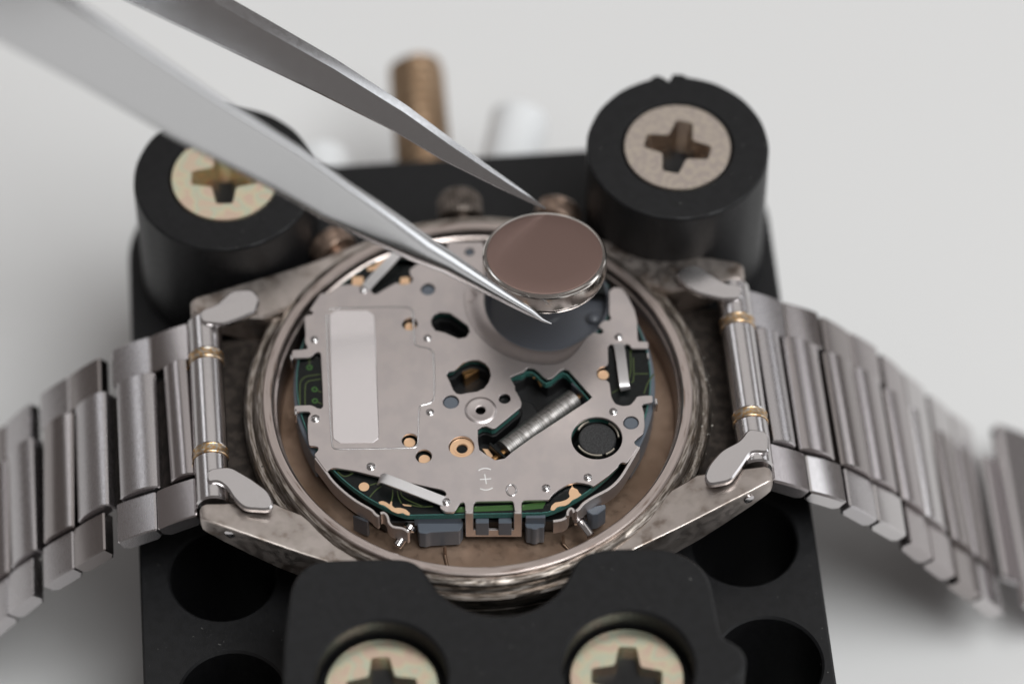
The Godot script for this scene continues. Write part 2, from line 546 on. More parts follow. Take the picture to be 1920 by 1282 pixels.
const PAD_A := [Vector2(-8.20, 9.25), Vector2(-7.89, 9.16), Vector2(-7.60, 9.30), Vector2(-7.34, 9.56), Vector2(-7.26, 9.27), Vector2(-7.14, 9.25), Vector2(-7.18, 9.66), Vector2(-6.99, 9.89), Vector2(-6.59, 9.89), Vector2(-6.15, 10.08), Vector2(-5.87, 10.46), Vector2(-5.94, 10.65), Vector2(-6.18, 10.58), Vector2(-6.42, 10.36), Vector2(-6.77, 10.42), Vector2(-7.21, 10.17), Vector2(-7.49, 9.85), Vector2(-7.77, 9.59), Vector2(-8.11, 9.44)]
const PAD_B := [Vector2(6.44, 8.87), Vector2(6.52, 8.88), Vector2(6.57, 9.15), Vector2(6.87, 9.30), Vector2(6.96, 9.66), Vector2(7.16, 9.81), Vector2(6.80, 10.07), Vector2(6.39, 10.24), Vector2(6.13, 10.54), Vector2(5.78, 10.73), Vector2(5.50, 10.71), Vector2(5.15, 10.80), Vector2(4.96, 11.07), Vector2(4.65, 11.04), Vector2(4.77, 10.63), Vector2(5.08, 10.35), Vector2(5.48, 10.32), Vector2(5.94, 10.19), Vector2(6.24, 9.94), Vector2(6.16, 9.60), Vector2(6.27, 9.30), Vector2(6.42, 9.14)]
const PAD_C := [Vector2(-6.44, 9.54), Vector2(-5.73, 9.76), Vector2(-5.73, 9.85), Vector2(-6.28, 9.76)]
const PAD_D := [Vector2(-8.91, -11.93), Vector2(-8.03, -11.86), Vector2(-8.08, -10.99), Vector2(-9.00, -11.02)]
const PAD_E := [Vector2(-5.17, -11.53), Vector2(-4.46, -11.52), Vector2(-4.47, -10.84), Vector2(-5.25, -10.85)]
const PAD_F := [Vector2(-7.72, -12.71), Vector2(-7.11, -12.89), Vector2(-6.64, -13.40), Vector2(-6.11, -13.50), Vector2(-6.03, -13.12), Vector2(-6.61, -12.66), Vector2(-7.14, -12.38), Vector2(-7.70, -12.38)]
const POUR_A := [Vector2(-1.05, 10.24), Vector2(1.89, 10.31), Vector2(1.92, 10.80), Vector2(-1.09, 10.70)]
const POUR_B := [Vector2(-2.18, 10.21), Vector2(-1.71, 10.20), Vector2(-1.74, 10.67), Vector2(-2.46, 10.65)]
const POUR_C := [Vector2(2.58, 10.38), Vector2(4.10, 10.20), Vector2(4.49, 10.09), Vector2(4.11, 10.82), Vector2(2.54, 10.87)]
const ROUND_PADS := [Vector3(-9.18, 7.79, 0.40), Vector3(-4.71, -6.73, 0.43), Vector3(-5.49, 4.06, 0.44), Vector3(-4.46, 5.70, 0.44), Vector3(9.77, -1.01, 0.43)]
const VIAS := [Vector3(-12.70, -3.53, 0.23), Vector3(-12.42, -1.45, 0.23), Vector3(-12.45, -0.38, 0.23)]
const TRACES := [[Vector2(-13.60, -0.08), Vector2(-13.53, -2.03), Vector2(-13.39, -2.40), Vector2(-13.09, -2.69), Vector2(-12.68, -2.77), Vector2(-11.76, -2.83)], [Vector2(-13.22, -0.05), Vector2(-13.14, -1.75), Vector2(-13.02, -2.12), Vector2(-12.76, -2.29), Vector2(-12.35, -2.33), Vector2(-11.75, -2.39)], [Vector2(-12.69, -3.82), Vector2(-12.65, -4.47)], [Vector2(-12.19, -1.34), Vector2(-12.05, -1.20), Vector2(-11.75, -1.11)], [Vector2(-12.25, -0.28), Vector2(-12.06, -0.11), Vector2(-11.81, 0.00)], [Vector2(12.11, -3.32), Vector2(11.83, -0.14), Vector2(10.26, 0.73)], [Vector2(12.24, -2.46), Vector2(12.08, -0.24), Vector2(11.83, -0.14)], [Vector2(12.10, -0.94), Vector2(13.24, -0.85)], [Vector2(-8.76, 7.70), Vector2(-8.04, 7.49)], [Vector2(-11.09, 6.24), Vector2(-10.76, 6.69), Vector2(-10.41, 6.75), Vector2(-9.89, 6.46)], [Vector2(-8.82, 8.78), Vector2(-8.39, 8.21), Vector2(-7.86, 7.83)], [Vector2(-7.20, 9.27), Vector2(-7.07, 8.80), Vector2(-7.03, 8.20)], [Vector2(-6.46, 9.51), Vector2(-6.67, 8.89), Vector2(-6.69, 8.35)], [Vector2(-4.79, 9.95), Vector2(-5.90, 9.32), Vector2(-6.42, 8.85), Vector2(-6.44, 8.43)], [Vector2(-6.03, 9.61), Vector2(-5.05, 9.96), Vector2(-4.11, 9.96)], [Vector2(3.44, 10.29), Vector2(4.07, 10.24), Vector2(4.14, 10.11)], [Vector2(13.67, -0.81), Vector2(13.11, -0.04), Vector2(12.73, 0.98)]]
const COIL_AXIS := [Vector3(1.66, 7.95, 4.86), Vector3(7.46, 7.95, 0.49)]
const COIL_END := [Vector3(1.40, 8.25, 4.99), Vector3(7.84, 8.25, 0.52)]
const BRASS_CORNER := [Vector2(-0.00, 4.48), Vector2(0.47, 4.59), Vector2(0.89, 5.42), Vector2(0.74, 5.74), Vector2(0.30, 5.16)]
const PIN_A := [Vector3(3.92, 8.60, -2.12), Vector3(4.16, 8.60, -2.17), Vector3(4.31, 8.60, -1.67)]
const PIN_B := [Vector3(4.44, 8.40, -1.47), Vector3(4.70, 8.40, -1.60), Vector3(4.95, 8.40, -0.65)]
const ARM_RIGHT := [Vector3(11.20, 9.25, -3.55), Vector3(11.22, 9.55, -2.17), Vector3(11.22, 9.75, -0.42), Vector3(11.22, 9.80, 0.81), Vector3(11.32, 9.30, 0.77)]
const ARM_FRONT := [Vector3(-3.20, 9.25, 9.90), Vector3(-3.94, 9.40, 9.60), Vector3(-5.69, 9.75, 8.83), Vector3(-7.32, 9.95, 8.06), Vector3(-7.79, 9.90, 7.79), Vector3(-7.99, 9.30, 7.57)]
const ARM_BACK := [Vector3(-7.95, 9.25, -10.45), Vector3(-7.28, 9.50, -11.09), Vector3(-6.17, 9.90, -12.06), Vector3(-5.27, 10.10, -13.03), Vector3(-4.81, 9.80, -13.74)]
const RAIL_LEFT := [Vector2(-12.68, 5.12), Vector2(-11.90, 6.55), Vector2(-11.58, 7.21), Vector2(-10.84, 8.24), Vector2(-9.75, 9.38), Vector2(-8.70, 10.15), Vector2(-8.52, 10.52), Vector2(-8.24, 10.78)]
const RAIL_LEFT_END := [Vector2(-8.08, 10.07), Vector2(-7.86, 10.03), Vector2(-7.62, 10.26), Vector2(-7.52, 10.69), Vector2(-7.51, 10.99), Vector2(-7.24, 11.40), Vector2(-6.70, 11.50), Vector2(-6.36, 11.65), Vector2(-6.08, 11.97)]
const RAIL_RIGHT := [Vector2(11.82, 6.08), Vector2(10.74, 7.90), Vector2(10.07, 8.91), Vector2(9.20, 9.72), Vector2(7.96, 10.30), Vector2(7.12, 10.84), Vector2(6.86, 11.22), Vector2(6.56, 11.47)]
const TAB_RIGHT := [Vector2(5.98, 11.10), Vector2(5.83, 11.49), Vector2(5.47, 11.70), Vector2(4.82, 11.75)]
const HOOK := [Vector2(5.93, 11.56), Vector2(5.93, 11.22), Vector2(6.16, 10.90), Vector2(6.38, 10.99), Vector2(6.43, 11.33)]
const BLOCK_LEFT := [Vector2(-5.40, 10.18), Vector2(-1.89, 10.39), Vector2(-1.93, 10.95), Vector2(-2.22, 11.49), Vector2(-4.42, 11.43), Vector2(-4.80, 11.54), Vector2(-5.30, 11.39)]
const BLOCK_RIGHT := [Vector2(2.71, 11.13), Vector2(4.21, 11.25), Vector2(4.14, 11.77), Vector2(3.73, 11.73), Vector2(3.56, 11.87), Vector2(3.28, 11.85), Vector2(3.10, 11.72), Vector2(2.79, 11.66)]
const WEDGE_RIGHT := [Vector2(7.41, 10.68), Vector2(8.15, 10.33), Vector2(8.89, 10.22), Vector2(8.92, 10.60), Vector2(8.25, 11.08), Vector2(7.85, 11.12), Vector2(7.58, 10.90)]
const WEDGE_LEFT := [Vector2(-10.21, 9.46), Vector2(-9.81, 9.49), Vector2(-8.93, 9.95), Vector2(-9.09, 10.15), Vector2(-9.53, 9.90)]
const ROD := [Vector3(6.93, 7.30, 11.17), Vector3(7.59, 7.10, 12.39)]
const ROD_LEFT := [Vector3(-6.03, 7.30, 10.84), Vector3(-6.96, 6.80, 11.93)]
const TWEEZER_NEAR := [Vector4(5.75, 15.68, -1.27, 0.00), Vector4(5.01, 16.26, -1.26, 0.28), Vector4(4.13, 17.16, -1.40, 0.60), Vector4(2.29, 18.90, -1.57, 0.87), Vector4(0.51, 20.63, -1.75, 1.19), Vector4(-1.95, 23.04, -2.00, 1.65), Vector4(-3.93, 24.84, -2.08, 2.15), Vector4(-5.43, 26.33, -2.22, 2.42), Vector4(-7.70, 28.59, -2.42, 2.79), Vector4(-10.13, 31.00, -2.58, 3.12), Vector4(-11.75, 32.75, -2.78, 3.30), Vector4(-13.49, 34.59, -2.94, 3.51), Vector4(-19.61, 40.82, -3.24, 4.09), Vector4(-25.59, 47.38, -3.62, 4.64), Vector4(-30.79, 53.07, -3.75, 5.25)]
const TWEEZER_FAR := [Vector4(6.24, 15.71, -12.17, 0.00), Vector4(5.41, 16.26, -12.45, 0.41), Vector4(4.29, 17.03, -12.85, 0.73), Vector4(-1.03, 20.65, -14.71, 1.86), Vector4(-4.56, 23.25, -16.11, 2.34), Vector4(-9.85, 26.77, -17.82, 3.12), Vector4(-14.56, 29.74, -19.15, 3.58), Vector4(-18.63, 32.30, -20.26, 3.96), Vector4(-23.31, 35.24, -21.53, 4.41)]
const JAW := [Vector2(-16.19, 28.28), Vector2(-16.08, 26.14), Vector2(-15.79, 22.45), Vector2(-15.09, 17.91), Vector2(-14.44, 16.66), Vector2(-13.62, 15.98), Vector2(-12.62, 15.73), Vector2(-9.67, 15.87), Vector2(-6.73, 16.06), Vector2(-5.77, 16.51), Vector2(-5.16, 17.40), Vector2(-4.55, 18.75), Vector2(-3.94, 19.64), Vector2(-3.28, 20.29), Vector2(-1.97, 21.13), Vector2(-0.44, 21.53), Vector2(1.12, 21.61), Vector2(2.52, 21.26), Vector2(3.76, 20.53), Vector2(4.69, 19.73), Vector2(5.42, 18.53), Vector2(6.00, 17.37), Vector2(6.85, 16.69), Vector2(8.06, 16.41), Vector2(10.43, 16.51), Vector2(12.78, 16.74), Vector2(14.28, 17.57), Vector2(15.17, 18.57), Vector2(15.70, 19.83), Vector2(15.84, 22.24), Vector2(15.97, 24.64), Vector2(16.69, 25.15), Vector2(17.39, 25.85), Vector2(17.62, 26.95), Vector2(17.24, 27.92), Vector2(16.55, 28.49), Vector2(15.91, 28.71), Vector2(15.75, 30.85)]
const TAB_FL := [Vector2(-20.86, 6.02), Vector2(-19.14, 5.92), Vector2(-17.73, 6.99), Vector2(-16.34, 8.29), Vector2(-15.97, 9.43), Vector2(-16.42, 9.99), Vector2(-18.25, 9.80), Vector2(-19.00, 8.87), Vector2(-19.48, 7.80), Vector2(-20.11, 7.20), Vector2(-20.97, 7.29)]
const TAB_FR := [Vector2(21.73, 6.09), Vector2(21.51, 7.98), Vector2(20.20, 7.72), Vector2(19.35, 8.98), Vector2(18.34, 10.28), Vector2(16.67, 10.43), Vector2(16.36, 9.65), Vector2(16.87, 8.56), Vector2(17.94, 7.41), Vector2(19.45, 6.67), Vector2(20.20, 5.59)]
const TAB_BL := [Vector2(-20.89, -7.60), Vector2(-20.84, -8.83), Vector2(-19.66, -9.15), Vector2(-18.35, -10.50), Vector2(-16.75, -10.58), Vector2(-16.15, -9.70), Vector2(-16.51, -8.48), Vector2(-17.71, -7.75), Vector2(-19.15, -7.25)]
const TAB_BR := [Vector2(16.17, -9.37), Vector2(16.76, -10.03), Vector2(18.06, -10.09), Vector2(18.78, -9.16), Vector2(19.96, -8.06), Vector2(21.24, -7.86), Vector2(21.08, -6.47), Vector2(19.47, -6.56), Vector2(17.92, -7.16), Vector2(16.87, -8.01)]

var M := {}


func make_materials() -> void:
	var fine := noise(11, 0.06, grey(0.75, 1.25, 0.2, 0.8), 3)
	var blotch := noise(12, 0.012, grey(0.7, 1.0, 0.3, 0.75), 5)
	var scratch := noise(13, 0.05, grey(0.0, 1.0, 0.2, 0.8), 4)
	var grain := noise(14, 0.35, grey(0.0, 1.0, 0.1, 0.9), 2)
	M.plate = dressed(solid("nickel plate", Color(0.83, 0.80, 0.795), 1.0, 0.4), Vector3(110, 110, 110), noise(15, 0.008, [[0.3, Color(0.975, 0.97, 0.97)], [0.7, Color(1, 0.995, 0.99)]], 4), noise(16, 0.2, grey(0.85, 1.0), 3), grain, 0.8)
	M.polish = solid("polished steel", Color(0.86, 0.85, 0.85), 1.0, 0.13)
	M.spring = dressed(solid("spring steel", Color(0.88, 0.87, 0.87), 1.0, 0.5), Vector3(300, 300, 60), null, fine)
	M.label = dressed(solid("satin label", Color(0.93, 0.91, 0.915), 1.0, 0.22), Vector3(500, 500, 25), null, fine)
	var grime := [[0.18, Color(0.42, 0.35, 0.30)], [0.34, Color(0.74, 0.68, 0.64)], [0.50, Color(0.93, 0.89, 0.87)], [0.8, Color(1, 0.97, 0.95)]]
	M.case_rim = wrapped(solid("worn rim steel", Color(0.77, 0.735, 0.72), 1.0, 0.38), noise(17, 0.012, [[0.12, Color(0.72, 0.66, 0.62)], [0.3, Color(0.95, 0.93, 0.92)], [0.7, Color(1, 0.98, 0.97)]], 6, FastNoiseLite.TYPE_SIMPLEX_SMOOTH, 1024), noise(18, 0.02, grey(0.75, 1.1), 5), noise(19, 0.02, grey(0.0, 1.0, 0.1, 0.9), 5), 0.6)
	M.case_ledge = wrapped(solid("grimy ledge steel", Color(0.68, 0.655, 0.635), 1.0, 0.42), noise(41, 0.02, [[0.14, Color(0.42, 0.39, 0.36)], [0.34, Color(0.68, 0.65, 0.62)], [0.54, Color(0.88, 0.86, 0.84)], [0.72, Color(1.0, 0.99, 0.98)]], 7, FastNoiseLite.TYPE_SIMPLEX_SMOOTH, 1024), noise(18, 0.02, grey(0.7, 1.1), 5), noise(19, 0.05, grey(0.0, 1.0, 0.1, 0.9), 3), 0.7, noise(41, 0.02, grey(0.6, 1.0, 0.12, 0.4), 7, FastNoiseLite.TYPE_SIMPLEX_SMOOTH, 1024))
	M.case_lug = dressed(solid("lug steel", Color(0.75, 0.72, 0.70), 1.0, 0.42), Vector3(60, 60, 60), noise(20, 0.012, [[0.10, Color(0.70, 0.66, 0.63)], [0.36, Color(0.92, 0.905, 0.895)], [0.7, Color(1, 0.99, 0.985)]], 4), noise(21, 0.03, grey(0.75, 1.05), 4), scratch, 0.8)
	M.floor = dressed(solid("dial underside", Color(0.64, 0.545, 0.475), 0.8, 0.5), Vector3(40, 40, 40), noise(22, 0.008, [[0.2, Color(0.82, 0.80, 0.78)], [0.75, Color(1, 1, 1)]], 4), fine)
	M.links = []
	var brushed := noise(24, 0.04, grey(0.0, 1.0, 0.2, 0.8), 3)
	M.bracelet = dressed(solid("bracelet steel", Color(0.80, 0.785, 0.79), 1.0, 0.21), Vector3(700, 700, 60), null, noise(23, 0.03, grey(0.85, 1.1), 4), brushed, 0.12)
	for s in [[Color(0.79, 0.775, 0.775), 0.2], [Color(0.70, 0.675, 0.675), 0.25], [Color(0.75, 0.735, 0.74), 0.3], [Color(0.64, 0.615, 0.61), 0.22]]:
		var lm: StandardMaterial3D = M.bracelet.duplicate()
		lm.albedo_color = s[0]
		lm.roughness = s[1]
		M.links.append(lm)
	M.bracelet_dark = dressed(solid("dirty hinge steel", Color(0.17, 0.145, 0.135), 0.6, 0.6), Vector3(200, 200, 200), blotch, null, scratch, 8.0)
	M.tube = dressed(solid("end tube steel", Color(0.80, 0.785, 0.785), 1.0, 0.23), Vector3(700, 700, 60), null, noise(26, 0.03, grey(0.85, 1.15), 4), brushed, 0.1)
	M.collar = dressed(solid("brassy collar", Color(0.80, 0.75, 0.695), 1.0, 0.4), Vector3(200, 200, 200), noise(27, 0.03, [[0.35, Color(0.95, 0.98, 1.0)], [0.65, Color(1, 0.86, 0.66)]], 4), fine)
	M.black = dressed(solid("matt black plastic", Color(0.09, 0.09, 0.097), 0.0, 0.52, 0.4), Vector3(90, 90, 90), noise(28, 0.02, grey(0.88, 1.06), 6), noise(29, 0.05, grey(0.85, 1.05), 4), noise(30, 0.2, grey(0.0, 1.0, 0.1, 0.9), 3), 8.0)
	M.dark_plastic = solid("black moulding", Color(0.07, 0.07, 0.075), 0.0, 0.45)
	M.grey_plastic = dressed(solid("blue grey plastic", Color(0.36, 0.385, 0.42), 0.0, 0.38), Vector3(150, 150, 150), null, fine, grain, 1.0)
	M.pocket = dressed(solid("dark grey plastic", Color(0.295, 0.305, 0.33), 0.0, 0.45), Vector3(150, 150, 150), null, fine, grain, 1.0)
	M.mask = dressed(solid("solder mask", Color(0.025, 0.05, 0.05), 0.0, 0.34, 0.4), Vector3(200, 200, 200), noise(31, 0.02, grey(0.7, 1.0), 4))
	M.board_edge = dressed(solid("board fibre", Color(0.30, 0.52, 0.49), 0.0, 0.55), Vector3(600, 900, 600), noise(32, 0.06, [[0.3, Color(0.25, 0.35, 0.33)], [0.7, Color(1.3, 1.4, 1.4)]], 4), null, scratch, 10.0)
	M.copper_green = solid("masked copper", Color(0.22, 0.36, 0.17), 0.25, 0.35)
	M.trace = solid("masked trace", Color(0.27, 0.32, 0.18), 0.3, 0.38)
	M.etched = solid("bright etched mark", Color(0.95, 0.945, 0.94), 0.4, 0.6)
	M.fold = dressed(solid("folded nickel", Color(0.84, 0.81, 0.80), 1.0, 0.5), Vector3(110, 110, 110), null, fine, grain, 0.8)
	M.gold = dressed(solid("gilt contact", Color(0.93, 0.77, 0.62), 0.5, 0.42), Vector3(200, 200, 200), null, fine, grain, 1.0)
	M.brass = solid("brass", Color(0.66, 0.50, 0.33), 1.0, 0.4)
	M.wire = wrapped(solid("wound wire", Color(0.70, 0.69, 0.685), 0.9, 0.44), noise(44, 0.045, [[0.25, Color(0.66, 0.65, 0.64)], [0.5, Color(0.85, 0.84, 0.83)], [0.75, Color(1.0, 1.0, 1.0)]], 5), fine, noise(44, 0.06, grey(0.0, 1.0, 0.2, 0.8), 3), 1.5)
	M.ceramic = dressed(solid("black ceramic", Color(0.23, 0.23, 0.235), 0.0, 0.5), Vector3(400, 400, 400), noise(33, 0.03, grey(0.6, 1.0), 4), fine)
	M.ring = solid("tinned ring", Color(0.74, 0.71, 0.66), 0.9, 0.35)
	M.cell_face = dressed(solid("cell face", Color(0.68, 0.575, 0.545), 1.0, 0.33), Vector3(500, 60, 60), null, noise(42, 0.06, grey(0.93, 1.05, 0.2, 0.8), 3))
	M.cell_side = dressed(solid("cell side", Color(0.84, 0.82, 0.80), 1.0, 0.13), Vector3(300, 300, 300), null, noise(34, 0.05, grey(0.7, 1.3), 4), noise(35, 0.1, grey(0.0, 1.0, 0.2, 0.8), 4), 1.2)
	M.tweezer = dressed(solid("tweezer steel", Color(0.80, 0.80, 0.805), 1.0, 0.22), Vector3(90, 700, 90), null, noise(36, 0.04, grey(0.8, 1.15), 4), noise(37, 0.03, grey(0.0, 1.0, 0.2, 0.8), 4), 0.12)
	M.zinc = dressed(solid("yellow zinc", Color(0.90, 0.88, 0.82), 0.95, 0.27), Vector3(90, 90, 90), noise(38, 0.009, [[0.25, Color(1.0, 0.92, 0.89)], [0.42, Color(1.0, 0.98, 0.91)], [0.58, Color(0.93, 0.98, 0.94)], [0.75, Color(1.0, 0.94, 0.90)]], 2), null, scratch, 0.15)
	M.bronze = dressed(solid("bronzed zinc", Color(0.79, 0.76, 0.73), 1.0, 0.26), Vector3(90, 90, 90), noise(39, 0.03, [[0.3, Color(0.93, 0.91, 0.91)], [0.7, Color(1, 0.985, 0.96)]], 3), null, scratch, 0.12)
	M.thread = solid("coppery thread", Color(0.66, 0.56, 0.46), 0.85, 0.45)
	M.shoulder = dressed(solid("grimy shoulder steel", Color(0.27, 0.24, 0.22), 0.6, 0.62), Vector3(90, 90, 90), noise(43, 0.02, grey(0.75, 1.05), 7), fine, scratch, 3.0)
	M.crown = dressed(solid("dull crown steel", Color(0.55, 0.51, 0.48), 1.0, 0.45), Vector3(150, 150, 150), blotch, fine)
	M.copper = dressed(solid("copper worn button", Color(0.72, 0.62, 0.555), 0.85, 0.45), Vector3(150, 150, 150), blotch, fine)
	M.white_metal = solid("white plated rod", Color(0.92, 0.925, 0.93), 0.1, 0.35)
	M.table = dressed(solid("pale grey table", Color(0.875, 0.872, 0.87), 0.0, 0.75), Vector3(20, 20, 20), null, null, grain, 0.6)
	M.speck = solid("grit", Color(1, 1, 1), 0.1, 0.5)
	M.speck.vertex_color_use_as_albedo = true


func wrapped(m: StandardMaterial3D, tint: Texture2D, rough: Texture2D, bump: Texture2D, height_um: float, metal: Texture2D = null) -> StandardMaterial3D:
	dressed(m, Vector3.ONE, tint, rough, bump, height_um, metal)
	m.uv1_triplanar = false
	return m


func _ready() -> void:
	# camera: a long macro lens looking down from the front
	var cam := Camera3D.new()
	cam.name = "camera"
	add_child(cam)
	var eye := Vector3(-12.312, 277.11, 186.04) * MM
	cam.look_at_from_position(eye, eye + Vector3(0.04657175, -0.81411552, -0.57883244), Vector3.UP)
	var lens := CameraAttributesPhysical.new()
	lens.frustum_focal_length = 149.76
	lens.frustum_focus_distance = 0.3222
	lens.frustum_near = 0.02
	lens.frustum_far = 20.0
	lens.exposure_aperture = 12.8
	cam.attributes = lens
	cam.current = true
	print("fov ", cam.fov)

	# the studio: a dim warm room and large soft lamps
	var world := WorldEnvironment.new()
	world.name = "studio_air"
	var env := Environment.new()
	env.background_mode = Environment.BG_COLOR
	env.background_color = Color(0.16, 0.146, 0.14).linear_to_srgb()
	env.tonemap_mode = Environment.TONE_MAPPER_LINEAR
	env.tonemap_exposure = 1.0
	env.sdfgi_enabled = true
	env.ssao_enabled = true
	env.ssil_enabled = true
	world.environment = env
	add_child(world)
	lamp("key_softbox", Vector3(330, 1050, 330), Vector3(0, 0, 0), Vector2(640, 640), 1.12, Color(0.99, 1.0, 1.0))
	lamp("back_card", Vector3(120, 840, -560), Vector3(0, 0, 0), Vector2(840, 600), 0.085, Color(1.0, 0.995, 0.985))
	lamp("side_softbox", Vector3(910, 190, 210), Vector3(0, 0, 0), Vector2(700, 320), 0.13, Color(0.97, 0.985, 1.0))
	lamp("back_strip_far", Vector3(780, 470, -490), Vector3(0, 0, 0), Vector2(170, 420), 0.04, Color(0.97, 0.985, 1.0))
	lamp("back_strip_near", Vector3(-560, 640, -620), Vector3(0, 0, 0), Vector2(130, 380), 0.028, Color(0.97, 0.985, 1.0))

	make_materials()
	build_table()
	build_base()
	build_posts()
	build_jaw()
	build_watch()
	build_movement()
	build_cell()
	build_tweezers()


func lamp(kind: String, place: Vector3, aim: Vector3, size: Vector2, energy: float, tint: Color) -> void:
	var l := AreaLight3D.new()
	l.name = kind
	add_child(l)
	l.look_at_from_position(place * MM, aim * MM, Vector3.UP)
	l.area_size = size * MM
	l.area_normalize_energy = true
	l.light_energy = energy
	l.light_color = tint
	l.area_range = 5.0
	l.shadow_enabled = true


func build_table() -> void:
	var o := MeshInstance3D.new()
	o.name = "tabletop"
	var p := PlaneMesh.new()
	p.size = Vector2(3, 3)
	o.mesh = p
	o.material_override = M.table
	o.position = Vector3(0, -20, 0) * MM
	o.set_meta("kind", "structure")
	o.set_meta("label", "pale grey smooth table top under the holder")
	add_child(o)


func build_base() -> void:
	var t := thing("holder_block", "black plastic bench holder block with round peg holes under the watch", "watch holder", Vector3(-0.6, -20, 2))
	var holes := []
	for c in [Vector2(-20.35, 9.1), Vector2(-20.1, 20.2), Vector2(19.9, 9.2), Vector2(20.5, 20.4)]:
		holes.append(circle(c, 4.1, 48))
	var body := Soup.new()
	var outline := PackedVector2Array([Vector2(25.45, 33.5), Vector2(24.95, 34.0), Vector2(-26.25, 34.0), Vector2(-26.75, 33.5)])
	for c in [[Vector2(-18.25, -21.5), PI], [Vector2(16.95, -21.5), PI * 1.5]]:      # the back corners are rounded off round the pegs
		for i in 13:
			var a: float = c[1] + PI / 2.0 * i / 12.0
			outline.append(c[0] + Vector2(cos(a), sin(a)) * 8.5)
	body.add(plate(outline, holes, -19.9, 0.0, 0.18), 30.0)
	part("block", body, M.black, t)
	dust(t, 70, 320, func(r): return Vector3(r.randf_range(-26.4, 25.0), 0.0, r.randf_range(13.8, 15.4)) if r.randf() < 0.5 else Vector3(r.randf_range(-26.6, -25.0) if r.randf() < 0.5 else r.randf_range(24.4, 25.2), 0.0, r.randf_range(3.0, 26.0)))
	var thread := func(e: Vector2, a: float) -> Vector2:
		if e.x < 1.0:
			return e
		var f := fposmod(e.y / 1.05 + a / TAU, 1.0)
		return Vector2(e.x * (1.0 if e.y < 14.3 else 0.93) - 0.6 * absf(f * 2.0 - 1.0), e.y)
	var prof := PackedVector2Array([Vector2(0, 0)])
	for i in 129:
		prof.append(Vector2(2.4, i * 0.115))
	prof.append(Vector2(1.75, 15.1))
	prof.append(Vector2(0, 15.15))
	var f := frame(Vector3(-2.0, -6, -29.9), Vector3(0, 0, -1))
	part("threaded_rod", one(f * lathe(prof, 30, false, thread), 40.0), M.thread, t)
	for s in [[4.1, 9.6, 0.26], [-10.6, 6.4, 0.0]]:
		var g := frame(Vector3(s[0], -6, -29.4), Vector3(s[2], 0, -1))
		var q := PackedVector2Array([Vector2(0, 0), Vector2(2.45, 0), Vector2(2.45, s[1] - 0.5), Vector2(1.95, s[1]), Vector2(0, s[1])])
		part("guide_rod", one(g * lathe(q, 40)), M.white_metal, t)


# a countersunk cross-head screw with its top at the origin
func screw(r: float, turn: float) -> Soup:
	var s := Soup.new()
	var cross := PackedVector2Array()
	for i in 4:
		var b := turn + TAU * i / 4.0
		for q in [Vector2(1.0, -0.92), Vector2(2.6, -0.66), Vector2(2.6, 0.66)]:
			cross.append(q.rotated(b))
	cross = rounded(cross, 0.24, 3)
	s.add(plate(circle(Vector2.ZERO, r, 64), [cross], -0.9, 0.0, 0.0), 25.0)
	s.add(lathe(PackedVector2Array([Vector2(r - 0.02, -0.01), Vector2(r + 0.12, -0.12), Vector2(r + 0.16, -0.35), Vector2(r + 0.05, -0.9), Vector2(r - 0.3, -0.9)]), 64, true), 50.0)
	var pit := PackedVector3Array()
	var p := turned(cross, true)
	for i in p.size():
		var j := (i + 1) % p.size()
		var a := p[i]
		var b := p[j]
		var c := a * 0.5
		var d := b * 0.5
		quad(pit, Vector3(b.x, -0.03, b.y), Vector3(a.x, -0.03, a.y), Vector3(c.x, -3.0, c.y), Vector3(d.x, -3.0, d.y))
		pit.append_array([Vector3(0, -3.3, 0), Vector3(d.x, -3.0, d.y), Vector3(c.x, -3.0, c.y)])
	s.add(pit, 30.0, false)
	return s


func shifted(s: Soup, v: Vector3) -> Soup:
	var o := Soup.new()
	for p in s.v:
		o.v.append(p + v)
	o.n = s.n
	return o


func build_posts() -> void:
	var first: Node3D
	var spots := [[Vector3(-18.36, -0.35, -19.6), 0.5, "black plastic peg with a pale yellow cross-head screw, partly behind the tweezers", 1.62], [Vector3(17.15, 1.35, -18.45), 0.0, "black plastic peg with a bronze cross-head screw fully in view, beside the button cell", 0.32]]
	for i in 2:
		var place: Vector3 = spots[i][0]
		var t := thing("holder_peg", spots[i][2], "peg", Vector3(place.x, 0, place.z), "pegs of the watch holder")
		var notch: float = -1.62 + i * 0.04
		var worn := func(e: Vector2, a: float) -> Vector2:
			var d := absf(wrapf(a - notch, -PI, PI))
			var cut := 0.5 * smoothstep(0.06, 0.03, d) - 0.25 * smoothstep(0.10, 0.07, absf(d - 0.1))
			var k := e.x
			if e.x > 6.0:
				k -= cut * (1.0 if e.y > 8.0 else 0.5) - 0.012 * sin(a * 17.0 + e.y)
			return Vector2(k, e.y)
		var prof := PackedVector2Array([Vector2(0, 10.4), Vector2(4.34, 10.4), Vector2(4.36, 12.9), Vector2(4.45, 13.0), Vector2(6.88, 13.0), Vector2(7.02, 12.96), Vector2(7.11, 12.86), Vector2(7.15, 12.7), Vector2(7.18, 6.0), Vector2(7.2, -1.6), Vector2(0, -1.6)])
		var s := Soup.new()
		s.add(place_all(lathe(prof, 120, false, worn), place), 32.0)
		part("body", s, M.black, t)
		dust(t, 45, 300 + i, func(r): return place + Vector3.RIGHT.rotated(Vector3.UP, r.randf() * TAU) * (r.randf_range(4.6, 6.8) if r.randf() < 0.5 else r.randf_range(6.85, 7.0)) + Vector3(0, 13.0, 0))
		part("screw", shifted(screw(4.14, spots[i][3]), place + Vector3(0, 12.98, 0)), M.zinc if i == 0 else M.bronze, t)


func place_all(t: PackedVector3Array, v: Vector3) -> PackedVector3Array:
	return Transform3D(Basis(), v) * t


